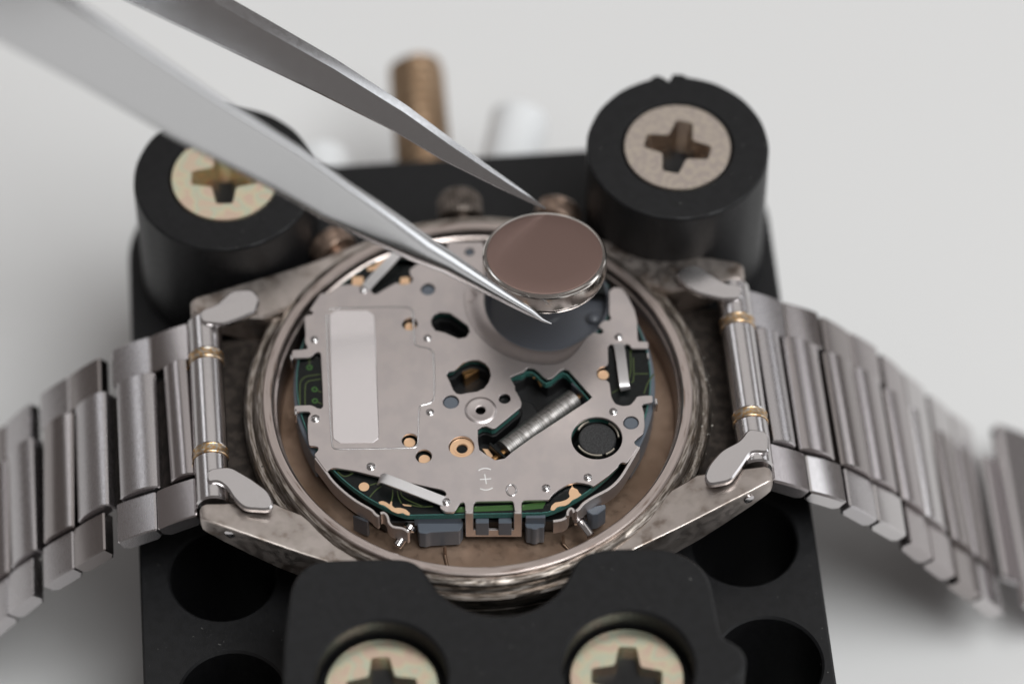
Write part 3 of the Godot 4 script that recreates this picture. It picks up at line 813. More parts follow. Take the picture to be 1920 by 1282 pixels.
func dust(parent: Node3D, count: int, seed_: int, where: Callable) -> void:
	var lump := Soup.new()
	lump.add(lathe(PackedVector2Array([Vector2(0, -0.4), Vector2(0.9, -0.2), Vector2(0.8, 0.4), Vector2(0, 0.6)]), 5), 50.0)
	var mm := MultiMesh.new()
	mm.transform_format = MultiMesh.TRANSFORM_3D
	mm.use_colors = true
	mm.mesh = made(lump, Vector3.ZERO)
	mm.instance_count = count
	var rng := RandomNumberGenerator.new()
	rng.seed = seed_
	for i in count:
		var p: Vector3 = where.call(rng)
		var s := exp(rng.randfn(-3.95, 0.45))
		var long := 1.0 if rng.randf() < 0.9 else rng.randf_range(3.0, 7.0)
		mm.set_instance_transform(i, Transform3D(Basis.from_euler(Vector3(0, rng.randf() * TAU, 0)) * Basis.from_scale(Vector3(s * long, s * 0.5, s)), (p - origin[parent]) * MM))
		var g := rng.randf_range(0.06, 0.35)
		mm.set_instance_color(i, Color(g, g * 0.98, g * 0.94))
	var o := MultiMeshInstance3D.new()
	o.name = "dust"
	o.multimesh = mm
	o.material_override = M.speck
	o.set_meta("kind", "stuff")
	parent.add_child(o, true)


func build_jaw() -> void:
	var t := thing("clamp_jaw", "black plastic sliding jaw with two deep screws and a scooped edge against the watch", "clamp jaw", Vector3(0, 0.2, 27))
	var wells := [circle(Vector2(-8.95, 26.1), 4.75, 56), circle(Vector2(9.0, 26.7), 4.75, 56)]
	var edge := PackedVector2Array(JAW)
	edge.append_array([Vector2(15.7, 37.0), Vector2(-16.4, 37.0)])
	var s := Soup.new()
	s.add(plate(rounded(edge, 0.8, 3), wells, 0.25, 11.5, 0.22), 32.0)
	for w in [Vector3(-8.95, 5.3, 26.1), Vector3(9.0, 5.3, 26.7)]:
		s.add(place_all(lathe(PackedVector2Array([Vector2(0, 0), Vector2(4.9, 0), Vector2(4.9, 3.2), Vector2(0, 3.2)]), 40), w))
	part("jaw_plate", s, M.black, t)
	dust(t, 60, 310, func(r): return Vector3(r.randf_range(-14.0, 14.5), 11.5, r.randf_range(17.5, 22.0)) if r.randf() < 0.6 else Vector3(r.randf_range(-3.5, 3.5), 11.5, r.randf_range(22.0, 29.0)))
	part("screw", shifted(screw(4.1, 0.03), Vector3(-8.95, 9.5, 25.85)), M.zinc, t)
	part("screw", shifted(screw(4.1, 0.12), Vector3(8.95, 9.5, 26.4)), M.zinc, t)


# ---------------------------------------------------------------- the watch
func build_watch() -> void:
	var t := thing("wristwatch", "worn steel wristwatch lying face down with its back off and bracelet attached", "watch", Vector3(0, 4, 0))
	var rim := PackedVector2Array([Vector2(14.7, 4.0), Vector2(15.25, 5.0), Vector2(15.3, 7.5), Vector2(15.42, 8.1), Vector2(15.6, 8.2), Vector2(15.68, 8.86), Vector2(15.8, 9.0), Vector2(16.36, 9.0), Vector2(16.46, 8.93), Vector2(16.5, 8.66), Vector2(16.52, 4.0)])
	var ledge := PackedVector2Array([Vector2(16.4, 4.0), Vector2(16.45, 8.62), Vector2(16.78, 8.6), Vector2(17.02, 8.44), Vector2(17.1, 8.32), Vector2(17.14, 8.05), Vector2(17.34, 7.82), Vector2(17.52, 7.84), Vector2(17.7, 7.86), Vector2(17.88, 7.7), Vector2(17.97, 7.4), Vector2(17.97, 6.7), Vector2(17.7, 6.45), Vector2(17.72, 6.2), Vector2(17.8, 6.1), Vector2(17.75, 5.2), Vector2(17.2, 4.0)])
	var worn := func(e: Vector2, a: float) -> Vector2:
		var w := 0.014 * sin(a * 23.0 + e.x * 7.0) * sin(a * 7.0 + 1.3) + 0.008 * sin(a * 61.0 + e.y * 5.0)
		return Vector2(e.x + (w if e.x > 17.1 else 0.0), e.y + (w * 1.2 if e.x > 16.6 and e.y > 7.0 else 0.0))
	var rs := Soup.new()
	rs.add(lathe(rim, 200, true), 28.0, true, lathe_wrap(rim, 200, 2.0, 0.25))
	part("case_rim", rs, M.case_rim, t)
	var ls := Soup.new()
	ls.add(lathe(ledge, 240, true, worn), 28.0, true, lathe_wrap(ledge, 240, 3.0, 0.24))
	part("case", ls, M.case_ledge, t)
	part("dial_underside", one(lathe(PackedVector2Array([Vector2(0, 4.2), Vector2(15.2, 4.2), Vector2(15.25, 5.2), Vector2(15.1, 5.28), Vector2(0, 5.2)]), 96)), M.floor, t)
	for k in 4:
		var sx := 1.0 if k < 2 else -1.0
		var sz := 1.0 if k % 2 == 0 else -1.0
		var rings := []
		for q in [[6.6, 16.3, 15.6, 8.15, 4.6], [9.0, 15.35, 14.2, 8.2, 4.6], [11.5, 14.25, 12.3, 8.3, 4.7], [14.0, 13.25, 9.6, 8.55, 5.0], [16.0, 12.45, 8.6, 8.85, 5.5], [18.0, 11.65, 8.6, 9.2, 6.3], [20.0, 10.85, 8.7, 9.5, 7.2], [21.1, 10.4, 8.75, 9.68, 7.8], [21.45, 10.2, 8.9, 9.6, 8.0], [21.6, 10.0, 9.1, 9.4, 8.3]]:
			var ring := PackedVector3Array()
			for c in [[q[1], q[4] + 0.2], [q[1], q[3] - 0.24], [q[1] - 0.06, q[3] - 0.07], [q[1] - 0.22, q[3]], [q[2] + 0.2, q[3] - 0.05], [q[2], q[3] - 0.25], [q[2], q[4]], [q[1] - 0.2, q[4]]]:
				ring.append(Vector3(q[0] * sx, c[1], c[0] * sz))
			rings.append(ring)
		part("lug", one(loft(rings), 30.0), M.case_lug, t)
	for sx in [-1.0, 1.0]:
		var sh := PackedVector2Array()
		for i in 15:
			var a := lerpf(-0.56, 0.56, i / 14.0)
			sh.append(Vector2(17.5 * cos(a) * sx, 17.5 * sin(a)))
		sh.append_array([Vector2(20.0 * sx, 8.7), Vector2(20.0 * sx, -8.7)])
		part("case_shoulder", one(plate(sh, [], 4.4, 5.9, 0.15)), M.shoulder, t)
	for s in [Vector3(-19.45, 8.55, 11.0), Vector3(19.7, 8.55, 11.0)]:
		var dir := Vector3(signf(s.x) * 0.38, 0, 0.92)
		part("spring_bar_end", one(frame(s - dir * 0.35, dir) * lathe(PackedVector2Array([Vector2(0, 0), Vector2(0.42, 0), Vector2(0.42, 0.42), Vector2(0.3, 0.5), Vector2(0, 0.5)]), 20)), M.bracelet, t)
	# crown and push buttons on the far side
	var knurl := func(e: Vector2, a: float) -> Vector2:
		return Vector2(e.x - (0.09 * absf(sin(a * 15.0)) if e.x > 1.5 else 0.0), e.y)
	var cf := frame(Vector3(0.05, 6.6, -18.0), Vector3(0, 0, -1))
	part("crown", one(cf * lathe(PackedVector2Array([Vector2(0, -0.6), Vector2(1.0, -0.6), Vector2(1.0, 0.3), Vector2(1.5, 0.4), Vector2(1.78, 0.7), Vector2(1.78, 2.4), Vector2(1.5, 2.75), Vector2(0, 2.9)]), 120, false, knurl)), M.crown, t)
	for b in [Vector3(7.5, 6.5, -17.6), Vector3(-9.9, 6.5, -15.9)]:
		var bf := frame(b * Vector3(0.96, 1, 0.96), Vector3(b.x, 0, b.z))
		part("push_button", one(bf * lathe(PackedVector2Array([Vector2(0, -0.8), Vector2(1.0, -0.8), Vector2(1.0, 0.7), Vector2(1.75, 0.75), Vector2(1.85, 0.9), Vector2(1.85, 2.1), Vector2(1.6, 2.4), Vector2(0, 2.5)]), 40)), M.copper, t)
	# end tubes with brassy collars and flattened ears
	for sx in [-1.0, 1.0]:
		var tf := frame(Vector3(20.6 * sx, 8.55, 0), Vector3(0, 0, 1))
		var tube_ := part("end_tube", one(tf * lathe(PackedVector2Array([Vector2(0, -8.7), Vector2(1.1, -8.7), Vector2(1.28, -8.55), Vector2(1.3, -5.5), Vector2(1.22, -5.42), Vector2(1.22, -4.55), Vector2(1.3, -4.45), Vector2(1.3, 3.35), Vector2(1.22, 3.45), Vector2(1.22, 4.3), Vector2(1.3, 4.4), Vector2(1.3, 8.3), Vector2(1.15, 8.45), Vector2(0, 8.45)]), 48), 28.0), M.tube, t)
		for z in [-5.0, 3.88]:
			part("collar", one(frame(Vector3(20.6 * sx, 8.55, z), Vector3(0, 0, 1)) * lathe(PackedVector2Array([Vector2(1.0, -0.4), Vector2(1.34, -0.4), Vector2(1.39, -0.33), Vector2(1.33, -0.22), Vector2(1.33, 0.24), Vector2(1.39, 0.34), Vector2(1.34, 0.42), Vector2(1.0, 0.42)]), 40, true)), M.collar, tube_)
	for e in [TAB_FL, TAB_FR, TAB_BL, TAB_BR]:
		var s := Soup.new()
		var pl := plate(rounded(PackedVector2Array(e), 0.5, 4), [], 9.45, 10.0, 0.14, 0.1)
		for i in pl.size():      # the ear dips towards its free end
			var d := clampf((19.6 - absf(pl[i].x)) / 3.5, 0.0, 1.0)
			pl[i].y += 0.1 - 0.22 * d * d
		s.add(pl, 40.0)
		part("bar_ear", s, M.tube, t)
	build_bracelet(t)
	var cd := Vector3(7.6, -5.6, 0).normalized()
	var clasp := Transform3D(Basis(cd, Vector3(-cd.y, cd.x, 0), Vector3(0, 0, 1)), Vector3(46.2, -15.4, 0))
	var cs := Soup.new()
	cs.add(clasp * brick(Vector3(7.6, 1.3, 17.6), Transform3D(), 0.3), 35.0)
	cs.add(clasp * brick(Vector3(8.4, 0.7, 12.0), pos(-0.6, -1.0, 0), 0.2), 35.0)
	part("clasp_plate", cs, M.bracelet, t)
	build_grime(t)


func link_mesh(kind: int, len_: float) -> Soup:
	var s := Soup.new()
	if kind == 0:          # the long centre piece, crowned across its length
		var prof := PackedVector2Array()
		var h := len_ / 2.0
		for q in [Vector2(-h, -1.0), Vector2(-h, -0.1), Vector2(-h * 0.92, 0.1), Vector2(-h * 0.75, 0.26), Vector2(-h * 0.5, 0.39), Vector2(-h * 0.25, 0.455), Vector2(0, 0.475), Vector2(h * 0.25, 0.455), Vector2(h * 0.5, 0.39), Vector2(h * 0.75, 0.26), Vector2(h * 0.92, 0.1), Vector2(h, -0.1), Vector2(h, -1.0)]:
			prof.append(q)
		var t := plate(prof, [], -5.35, 5.35, 0.1, 0.1)
		s.add(Transform3D(Basis(Vector3(1, 0, 0), Vector3(0, 0, 1), Vector3(0, 1, 0)), Vector3.ZERO) * t, 24.0)
	elif kind == 1:        # a side piece
		var h := len_ / 2.0
		var prof := PackedVector2Array([Vector2(-h, -0.95), Vector2(-h, -0.12), Vector2(-h + 0.14, 0.0), Vector2(-h * 0.5, 0.07), Vector2(0, 0.09), Vector2(h * 0.5, 0.07), Vector2(h - 0.14, 0.0), Vector2(h, -0.12), Vector2(h, -0.95), Vector2(h - 0.5, -1.35), Vector2(-h + 0.5, -1.35)])
		var t := plate(prof, [], -1.78, 1.78, 0.16, 0.1)
		s.add(Transform3D(Basis(Vector3(1, 0, 0), Vector3(0, 0, 1), Vector3(0, 1, 0)), Vector3.ZERO) * t, 24.0)
	else:
		s.add(brick(Vector3(len_ + 0.9, 0.6, 10.0), pos(0, -0.95, 0), 0.2))
	return s


func build_bracelet(t: Node3D) -> void:
	var centre := made(link_mesh(0, 3.4), Vector3.ZERO)
	var short := made(link_mesh(0, 2.2), Vector3.ZERO)
	var side := made(link_mesh(1, 3.42), Vector3.ZERO)
	var hinge := made(link_mesh(2, 3.2), Vector3.ZERO)
	var rng := RandomNumberGenerator.new()
	rng.seed = 5
	for run in [
		[[-21.75, 8.4, -28.25, 5.25], [-28.85, 4.75, -34.45, -0.35], [-34.95, -1.0, -39.6, -6.6], [-40.0, -7.4, -43.6, -13.6], [-44.0, -14.5, -48.6, -18.2]],
		[[22.15, 7.55, 27.45, 4.2], [28.05, 3.5, 32.7, -1.25], [33.1, -2.1, 37.15, -7.75], [37.6, -8.55, 41.35, -13.6]]]:
		for i in run.size() * 2:
			var pair: Array = run[i / 2]
			var p0 := Vector2(pair[0], pair[1])
			var p1 := Vector2(pair[2], pair[3])
			var a := p0.lerp(p1, 0.5 * (i % 2))
			var b := p0.lerp(p1, 0.5 * (i % 2) + 0.5)
			var mid := (a + b) / 2.0
			var d := (b - a).normalized()
			var up := Vector2(-d.y, d.x)
			if up.y < 0:
				up = -up
			var x := Transform3D(Basis(Vector3(d.x, d.y, 0), Vector3(up.x, up.y, 0), Vector3(d.x, d.y, 0).cross(Vector3(up.x, up.y, 0))), (Vector3(mid.x, mid.y, 0) - origin[t]) * MM)
			var l := MeshInstance3D.new()
			l.name = "bracelet_link"
			l.mesh = centre if i > 0 else short
			l.material_override = M.links[rng.randi() % 4]
			t.add_child(l, true)
			var back := -0.5 if i > 0 else -0.55
			var lx := x * Transform3D(Basis.from_euler(Vector3(rng.randf_range(-0.008, 0.008), rng.randf_range(-0.02, 0.02), rng.randf_range(-0.05, 0.05))), Vector3(back, 0.1, 0) * MM)
			l.transform = lx
			for k in 3:
				var p := MeshInstance3D.new()
				p.name = "hinge_plate" if k == 2 else "side_piece"
				p.mesh = hinge if k == 2 else side
				p.material_override = M.bracelet_dark if k == 2 else M.links[rng.randi() % 4]
				l.add_child(p, true)
				var shift := Vector3(a.distance_to(b) * 0.5 - 1.73 if i % 2 == 0 else 1.73 - a.distance_to(b) * 0.5, 0, 0)
				var want := x * Transform3D(Basis.from_euler(Vector3(0, 0, rng.randf_range(-0.02, 0.02))), (Vector3(0, 0, 0) if k == 2 else Vector3(0, 0, 7.24 * (1 if k == 0 else -1)) + shift) * MM)
				p.transform = lx.affine_inverse() * want


func build_grime(t: Node3D) -> void:
	var lump := Soup.new()
	lump.add(lathe(PackedVector2Array([Vector2(0, -0.6), Vector2(0.8, -0.4), Vector2(1.0, 0.2), Vector2(0.5, 0.7), Vector2(0, 0.8)]), 6), 50.0)
	var mm := MultiMesh.new()
	mm.transform_format = MultiMesh.TRANSFORM_3D
	mm.use_colors = true
	mm.mesh = made(lump, Vector3.ZERO)
	var rng := RandomNumberGenerator.new()
	rng.seed = 77
	var count := 1300
	mm.instance_count = count
	for i in count:
		var a := rng.randf_range(-0.9, 1.0) if i < 1150 else rng.randf_range(2.0, 4.2)
		var r := rng.randfn(17.32, 0.16) if i % 3 else rng.randfn(17.7, 0.25)
		if i < 1150 and i % 4 == 0:
			r = rng.randfn(17.0, 0.2)
		r = clampf(r, 16.6, 18.1)
		var y := 7.86 + 0.66 * smoothstep(17.25, 16.8, r) - 0.4 * smoothstep(17.8, 18.1, r)
		var s := exp(rng.randfn(-3.5, 0.42))
		var b := Basis.from_euler(Vector3(rng.randf() * 6.0, rng.randf() * 6.0, rng.randf() * 6.0)) * Basis.from_scale(Vector3(s, s * rng.randf_range(0.5, 1.2), s * rng.randf_range(0.6, 1.4)))
		mm.set_instance_transform(i, Transform3D(b, (Vector3(r * cos(a), y, r * sin(a)) - origin[t]) * MM))
		var k := rng.randf()
		mm.set_instance_color(i, Color(0.50, 0.47, 0.42) * (0.6 + 0.5 * rng.randf()) if k > 0.7 else (Color(0.20, 0.175, 0.145) if k > 0.35 else Color(0.05, 0.045, 0.04)))
	var o := MultiMeshInstance3D.new()
	o.name = "grime"
	o.multimesh = mm
	o.material_override = M.speck
	o.set_meta("kind", "stuff")
	t.add_child(o, true)


# ---------------------------------------------------------------- the movement
func build_movement() -> void:
	var t := thing("watch_movement", "round quartz watch movement with steel cover plate lying in the open case", "watch movement", Vector3(0, 5.25, -1))
	# plastic frame with the coil well
	var body := circle(Vector2(-0.2, -1.7), 13.3, 96)
	var cut := PackedVector2Array()
	for p in body:
		cut.append(Vector2(p.x, clampf(p.y, -13.0, 9.9 + 0.07 * p.x)))
	var s := Soup.new()
	var trimmer := circle(Vector2(8.75, 4.85), 1.95, 40)
	var pocket_mid := Vector2(6.04, -8.42)
	s.add(plate(rounded(cut, 0.1, 1), [PackedVector2Array(COIL_CUT), PackedVector2Array(BIG_CUT), PackedVector2Array(SLOT_CUT), trimmer, circle(pocket_mid, 4.93, 72)], 6.9, 8.2, 0.05), 30.0)
	s.add(plate(shrunk(turned(cut, true), -0.45), [], 5.6, 6.88, 0.1), 30.0)
	part("plastic_frame", s, M.dark_plastic, t)
	# grey guide rim that shows below the board at the sides
	for a in [[-0.55, 0.62], [2.7, 3.75]]:
		var arc := PackedVector3Array()
		for i in 25:
			var g: float = lerpf(a[0], a[1], i / 24.0)
			arc.append(Vector3(-0.15 + 13.62 * cos(g), 7.15, -1.3 + 13.62 * sin(g)))
		part("guide_rim", one(strip(arc, Vector3.UP, 1.3, 0.28), 30.0), M.grey_plastic, t)
	# circuit board
	var b := PackedVector2Array()
	for p in circle(Vector2(-0.17, -1.6), 13.62, 140):
		b.append(Vector2(p.x, clampf(p.y, -13.3, 10.98 + 0.06 * p.x)))
	var board_holes := [PackedVector2Array(COIL_CUT), PackedVector2Array(BIG_CUT), PackedVector2Array(SLOT_CUT), trimmer, circle(Vector2(0.11, 1.81), 0.95, 20), circle(pocket_mid, 4.95, 64)]
	var slid := turned(PackedVector2Array(COIL_CUT), false)      # under the plate the board stands back on the side towards the pivot
	var wide := shrunk(slid, 0.17)
	for i in slid.size():
		slid[i] = wide[i] if slid[i].x < 3.4 else slid[i] + Vector2(-0.15, 0.1)
	var keep := grown([board_holes[1], board_holes[2]], 0.3) + [slid] + board_holes.slice(3)
	var board := part("circuit_board", one(plate(rounded(b, 0.1, 1), keep, 8.3, 8.85, 0.0), 30.0), M.board_edge, t)
	part("solder_mask", one(plate(shrunk(turned(rounded(b, 0.1, 1), true), 0.07), grown(keep, 0.07), 8.848, 8.862, 0.0), 30.0), M.mask, board)
	var gold := Soup.new()
	for p in [PAD_A, PAD_B, PAD_C, PAD_D, PAD_E, PAD_F]:
		part("contact_pad", one(plate(rounded(PackedVector2Array(p), 0.12, 3), [], 8.85, 8.885, 0.012)), M.gold, board)
	for c in ROUND_PADS:
		part("contact_pad", one(plate(circle(Vector2(c.x, c.y), c.z, 28), [], 8.85, 8.885, 0.012)), M.gold, board)
	for c in VIAS:
		part("via", one(place_all(lathe(PackedVector2Array([Vector2(0.10, 8.865), Vector2(0.13, 8.89), Vector2(c.z, 8.89), Vector2(c.z + 0.03, 8.86), Vector2(0.10, 8.84)]), 24, true), Vector3(c.x, 0, c.y))), M.copper_green, board)
	for p in [POUR_A, POUR_B, POUR_C]:
		part("copper_pour", one(plate(PackedVector2Array(p), [], 8.85, 8.872, 0.0)), M.copper_green, board)
	for p in TRACES:
		part("trace", one(strip(smooth3(lifted(p, 8.864), 2), Vector3.UP, 0.012, 0.05)), M.trace, board)
	# cover plate
	var cuts := [PackedVector2Array(COIL_CUT), PackedVector2Array(BIG_CUT), PackedVector2Array(SLOT_CUT)]
	for c in ROUND_CUTS:
		cuts.append(circle(Vector2(c.x, c.y), c.z, 36 if c.z < 1.2 else 64))
	var ps := Soup.new()
	ps.add(plate(rounded(PackedVector2Array(PLATE), 0.16, 3), cuts, 9.06, 9.3, 0.035, 0.02), 30.0)
	var dish := PackedVector3Array()
	for i in DISH_OUT.size() - 1:
		for k in 6:
			var f0 := k / 6.0
			var f1 := (k + 1) / 6.0
			var q := []
			for e in [[i, f0], [i + 1, f0], [i + 1, f1], [i, f1]]:
				var v: Vector2 = DISH_OUT[e[0]].lerp(DISH_IN[e[0]], e[1])
				var edge: float = DISH_OUT[e[0]].distance_to(DISH_IN[e[0]]) / 1.5
				q.append(Vector3(v.x, 9.297 - 0.34 * edge * e[1] * e[1] * (3.0 - 2.0 * e[1]), v.y))
			quad(dish, q[0], q[1], q[2], q[3])
	for i in range(0, dish.size(), 3):
		if (dish[i + 1] - dish[i]).cross(dish[i + 2] - dish[i]).y < 0:
			var k := dish[i]
			dish[i] = dish[i + 1]
			dish[i + 1] = k
	ps.add(dish, 60.0, false)
	var cover := part("cover_plate", ps, M.plate, t)
	for c in RIVETS:
		part("rivet", one(place_all(lathe(PackedVector2Array([Vector2(0, 9.28), Vector2(c.z, 9.28), Vector2(c.z * 0.97, 9.34), Vector2(c.z * 0.8, 9.35), Vector2(c.z * 0.72, 9.40), Vector2(c.z * 0.5, 9.46), Vector2(c.z * 0.22, 9.49), Vector2(0, 9.495)]), 24), Vector3(c.x, 0, c.y)), 60.0), M.polish, cover)
	for c in PLUGS:
		part("plastic_stud", one(place_all(lathe(PackedVector2Array([Vector2(0, 8.4), Vector2(c.z, 8.4), Vector2(c.z, 9.16), Vector2(c.z * 0.85, 9.25), Vector2(0, 9.26)]), 28), Vector3(c.x, 0, c.y))), M.grey_plastic, cover)
	var ridge := smooth3(lifted(EMBOSS, 9.295), 2)
	part("embossed_line", one(tube(ridge, 0.07, 8, 0.6), 60.0), M.polish, cover)
	var l: Array = LABEL
	part("label_panel", label_panel(l), M.label, cover)
	var mark := Soup.new()
	var mc := Vector3(0.0, 9.3, 8.12)
	for e in [-1.0, 1.0]:
		var arc := PackedVector3Array()
		for i in 9:
			var f := -1.0 + i / 4.0
			arc.append(mc + Vector3(0.47 * f, 0, e * (0.98 - 0.16 * f * f)))
		mark.add(strip(arc, Vector3.UP, 0.014, 0.045))
	mark.add(strip(PackedVector3Array([mc + Vector3(-0.42, 0, 0), mc + Vector3(0.42, 0, 0)]), Vector3.UP, 0.014, 0.042))
	mark.add(strip(PackedVector3Array([mc + Vector3(-0.03, 0, -0.45), mc + Vector3(0.03, 0, 0.45)]), Vector3.UP, 0.0145, 0.042))
	part("plus_mark", mark, M.etched, cover)
	var nought := PackedVector3Array()
	for i in 29:
		var a := TAU * i / 28.0
		nought.append(Vector3(1.87 + 0.36 * cos(a), 9.3, 9.28 + 0.5 * sin(a)))
	part("stamped_oval", one(tube(nought, 0.085, 8, 0.8), 60.0), M.polish, cover)
	part("pivot_boss", one(place_all(lathe(PackedVector2Array([Vector2(0.39, 9.1), Vector2(0.39, 9.32), Vector2(0.46, 9.345), Vector2(0.62, 9.345), Vector2(0.66, 9.36), Vector2(0.86, 9.37), Vector2(0.98, 9.40), Vector2(1.1, 9.38), Vector2(1.2, 9.32), Vector2(1.26, 9.29), Vector2(1.26, 9.1)]), 56, true), Vector3(0.11, 0, 1.81)), 45.0), M.plate, cover)
	part("brass_bush", one(place_all(lathe(PackedVector2Array([Vector2(0.42, 8.3), Vector2(0.42, 9.0), Vector2(0.48, 9.06), Vector2(0.62, 9.06), Vector2(0.64, 9.02), Vector2(0.92, 9.02), Vector2(0.92, 8.3)]), 40, true), Vector3(-1.56, 0, 5.02))), M.gold, t)
	for c in [[ARM_RIGHT, Vector3(1, 0, -0.1), 0.40, "spring_arm"], [ARM_FRONT, Vector3(0.33, 0, -1), 0.44, "spring_arm"], [ARM_BACK, Vector3(1, 0, 0.9), 0.40, "spring_arm"]]:
		part(c[3], one(strip(smooth3(PackedVector3Array(c[0]), 2), c[1], c[2], 0.075), 40.0), M.spring, cover)
	# folded walls of the plate
	for w in [[RAIL_LEFT, 8.42, 0.82], [RAIL_LEFT_END, 7.9, 0.72], [RAIL_RIGHT, 8.42, 0.82], [TAB_RIGHT, 7.7, 0.8], [HOOK, 8.3, 0.5]]:
		part("folded_wall", one(strip(smooth3(lifted(w[0], w[1]), 2), Vector3.UP, w[2], 0.11), 40.0), M.fold, cover)
	var turn := Basis(Vector3.UP, -atan2(0.34, 4.22))
	var front := Transform3D(turn, Vector3(0.37, 0, 11.14))
	var clip := plate(rounded(PackedVector2Array([Vector2(-2.13, 6.05), Vector2(2.13, 6.05), Vector2(2.13, 9.28), Vector2(1.52, 9.28), Vector2(1.52, 7.0), Vector2(-1.52, 7.0), Vector2(-1.52, 9.28), Vector2(-2.13, 9.28)]), 0.12), [], -0.11, 0.11, 0.04, 0.04)
	part("retaining_clip", one(front * (Transform3D(Basis(Vector3(1, 0, 0), Vector3(0, 0, 1), Vector3(0, 1, 0)), Vector3.ZERO) * clip)), M.fold, cover)
	for x in [-0.86, 0.86]:
		part("frame_peg", one(front * brick(Vector3(1.0, 1.75, 0.5), pos(x, 7.3, -0.02), 0.06)), M.grey_plastic, t)
	for e in [[Vector3(-14.05, 8.75, -4.6), Vector3(-14.05, 8.75, -4.0)], [Vector3(-13.95, 8.75, 0.55), Vector3(-13.95, 8.75, 1.05)], [Vector3(13.35, 8.75, -2.55), Vector3(13.35, 8.75, -2.0)], [Vector3(13.55, 8.75, 1.75), Vector3(13.55, 8.75, 2.3)]]:
		var m: Vector3 = (e[0] + e[1]) / 2.0
		part("folded_ear", one(brick(Vector3(0.2, 1.1, 0.58), pos(m.x, m.y, m.z), 0.06)), M.polish, cover)
	# coil
	var c0 := Vector3(COIL_AXIS[0])
	var c1 := Vector3(COIL_AXIS[1])
	var dir := (c1 - c0).normalized()
	var len_ := c0.distance_to(c1)
	var turns := PackedVector2Array([Vector2(0.3, 0), Vector2(0.76, 0.02)])
	for i in 29:
		turns.append(Vector2(0.92 + 0.012 * sin(i * 1.7) + 0.01 * sin(i * 0.63), 0.06 + (len_ - 0.12) * i / 28.0))
	turns.append_array([Vector2(0.76, len_ - 0.02), Vector2(0.3, len_)])
	var cs := Soup.new()
	cs.add(frame(c0, dir) * lathe(turns, 40, true), 60.0, true, lathe_wrap(turns, 40, 0.15, 0.5))
	var coil := part("coil", cs, M.wire, t)
	for e in [[c0 - dir * 0.62, M.mask], [c1 + dir * 0.55, M.pocket]]:
		part("coil_flange", one(brick(Vector3(1.9, 0.24, 1.5), frame(e[0] + Vector3(0, 0.05, 0), dir), 0.05)), e[1], coil)
	part("coil_core", one(tube(PackedVector3Array([c0 - dir * 1.6, c1 + dir * 1.5]), 0.25, 10)), M.brass, coil)
	part("brass_corner", one(plate(PackedVector2Array(BRASS_CORNER), [], 7.6, 8.1, 0.04)), M.gold, t)
	for p in [PIN_A, PIN_B]:
		part("solder_pin", one(tube(smooth3(PackedVector3Array(p), 1), 0.10, 8), 60.0), M.brass, t)
	var wall := PackedVector2Array([Vector2(2.7, 0.3), Vector2(3.3, 0.1), Vector2(4.2, 0.4), Vector2(4.6, 1.4), Vector2(4.3, 2.6), Vector2(1.8, 4.5), Vector2(0.6, 5.0), Vector2(0.5, 4.4), Vector2(2.9, 2.4), Vector2(3.3, 1.2)])
	part("coil_well_wall", one(plate(rounded(wall, 0.3), [], 6.8, 7.95, 0.1)), M.dark_plastic, t)
	# battery cup
	var cup := PackedVector2Array([Vector2(0, 7.2), Vector2(4.9, 7.2), Vector2(4.9, 8.9), Vector2(4.72, 8.9), Vector2(4.6, 8.0), Vector2(4.4, 7.75), Vector2(1.3, 7.72), Vector2(1.2, 7.78), Vector2(0.9, 7.78), Vector2(0.8, 7.72), Vector2(0, 7.72)])
	var cup_part := part("battery_cup", one(place_all(lathe(cup, 80), Vector3(pocket_mid.x, 0, pocket_mid.y)), 30.0), M.pocket, t)
	part("contact_dimple", one(place_all(lathe(PackedVector2Array([Vector2(0, 7.7), Vector2(0.5, 7.7), Vector2(0.4, 7.86), Vector2(0, 7.95)]), 24), Vector3(9.6, 0.5, -7.0)), 60.0), M.pocket, cup_part)
	# trimmer
	var tc := Vector3(8.79, 0, 4.74)
	var tri := part("trimmer", one(place_all(lathe(PackedVector2Array([Vector2(0, 7.2), Vector2(1.44, 7.2), Vector2(1.44, 8.66), Vector2(1.36, 8.74), Vector2(0, 8.74)]), 40), tc)), M.ceramic, t)
	for a in [[-2.6, -1.9], [-0.9, 0.05], [0.75, 1.25], [1.45, 2.75]]:
		var arc := PackedVector3Array()
		for i in 13:
			var g: float = lerpf(a[0], a[1], i / 12.0)
			arc.append(tc + Vector3(1.62 * cos(g), 8.78, 1.62 * sin(g)))
		part("trimmer_ring", one(strip(arc, Vector3.UP, 0.12, 0.07)), M.ring, tri)
	part("wheel_brass", one(place_all(plate(PackedVector2Array([Vector2(-1.2, -2.5), Vector2(0.2, -3.2), Vector2(0.5, -2.6), Vector2(-0.9, -1.7)]), [], 6.9, 8.0, 0.04), Vector3(0.1, 0.0, -0.45))), M.brass, t)
	# grey plastic blocks and steel bits on the near edge
	for e in [[BLOCK_LEFT, 5.7, 7.6, M.grey_plastic], [BLOCK_RIGHT, 5.6, 7.7, M.grey_plastic], [WEDGE_RIGHT, 6.0, 8.0, M.grey_plastic], [WEDGE_LEFT, 5.6, 7.6, M.pocket]]:
		part("plastic_block", one(plate(rounded(PackedVector2Array(e[0]), 0.12), [], e[1], e[2], 0.06)), e[3], t)
	part("plastic_block", one(front * brick(Vector3(3.55, 1.3, 0.5), pos(-4.2, 7.9, -0.35), 0.05)), M.grey_plastic, t)
	part("plastic_block", one(front * brick(Vector3(1.5, 1.3, 0.5), pos(3.15, 7.9, -0.25), 0.05)), M.grey_plastic, t)
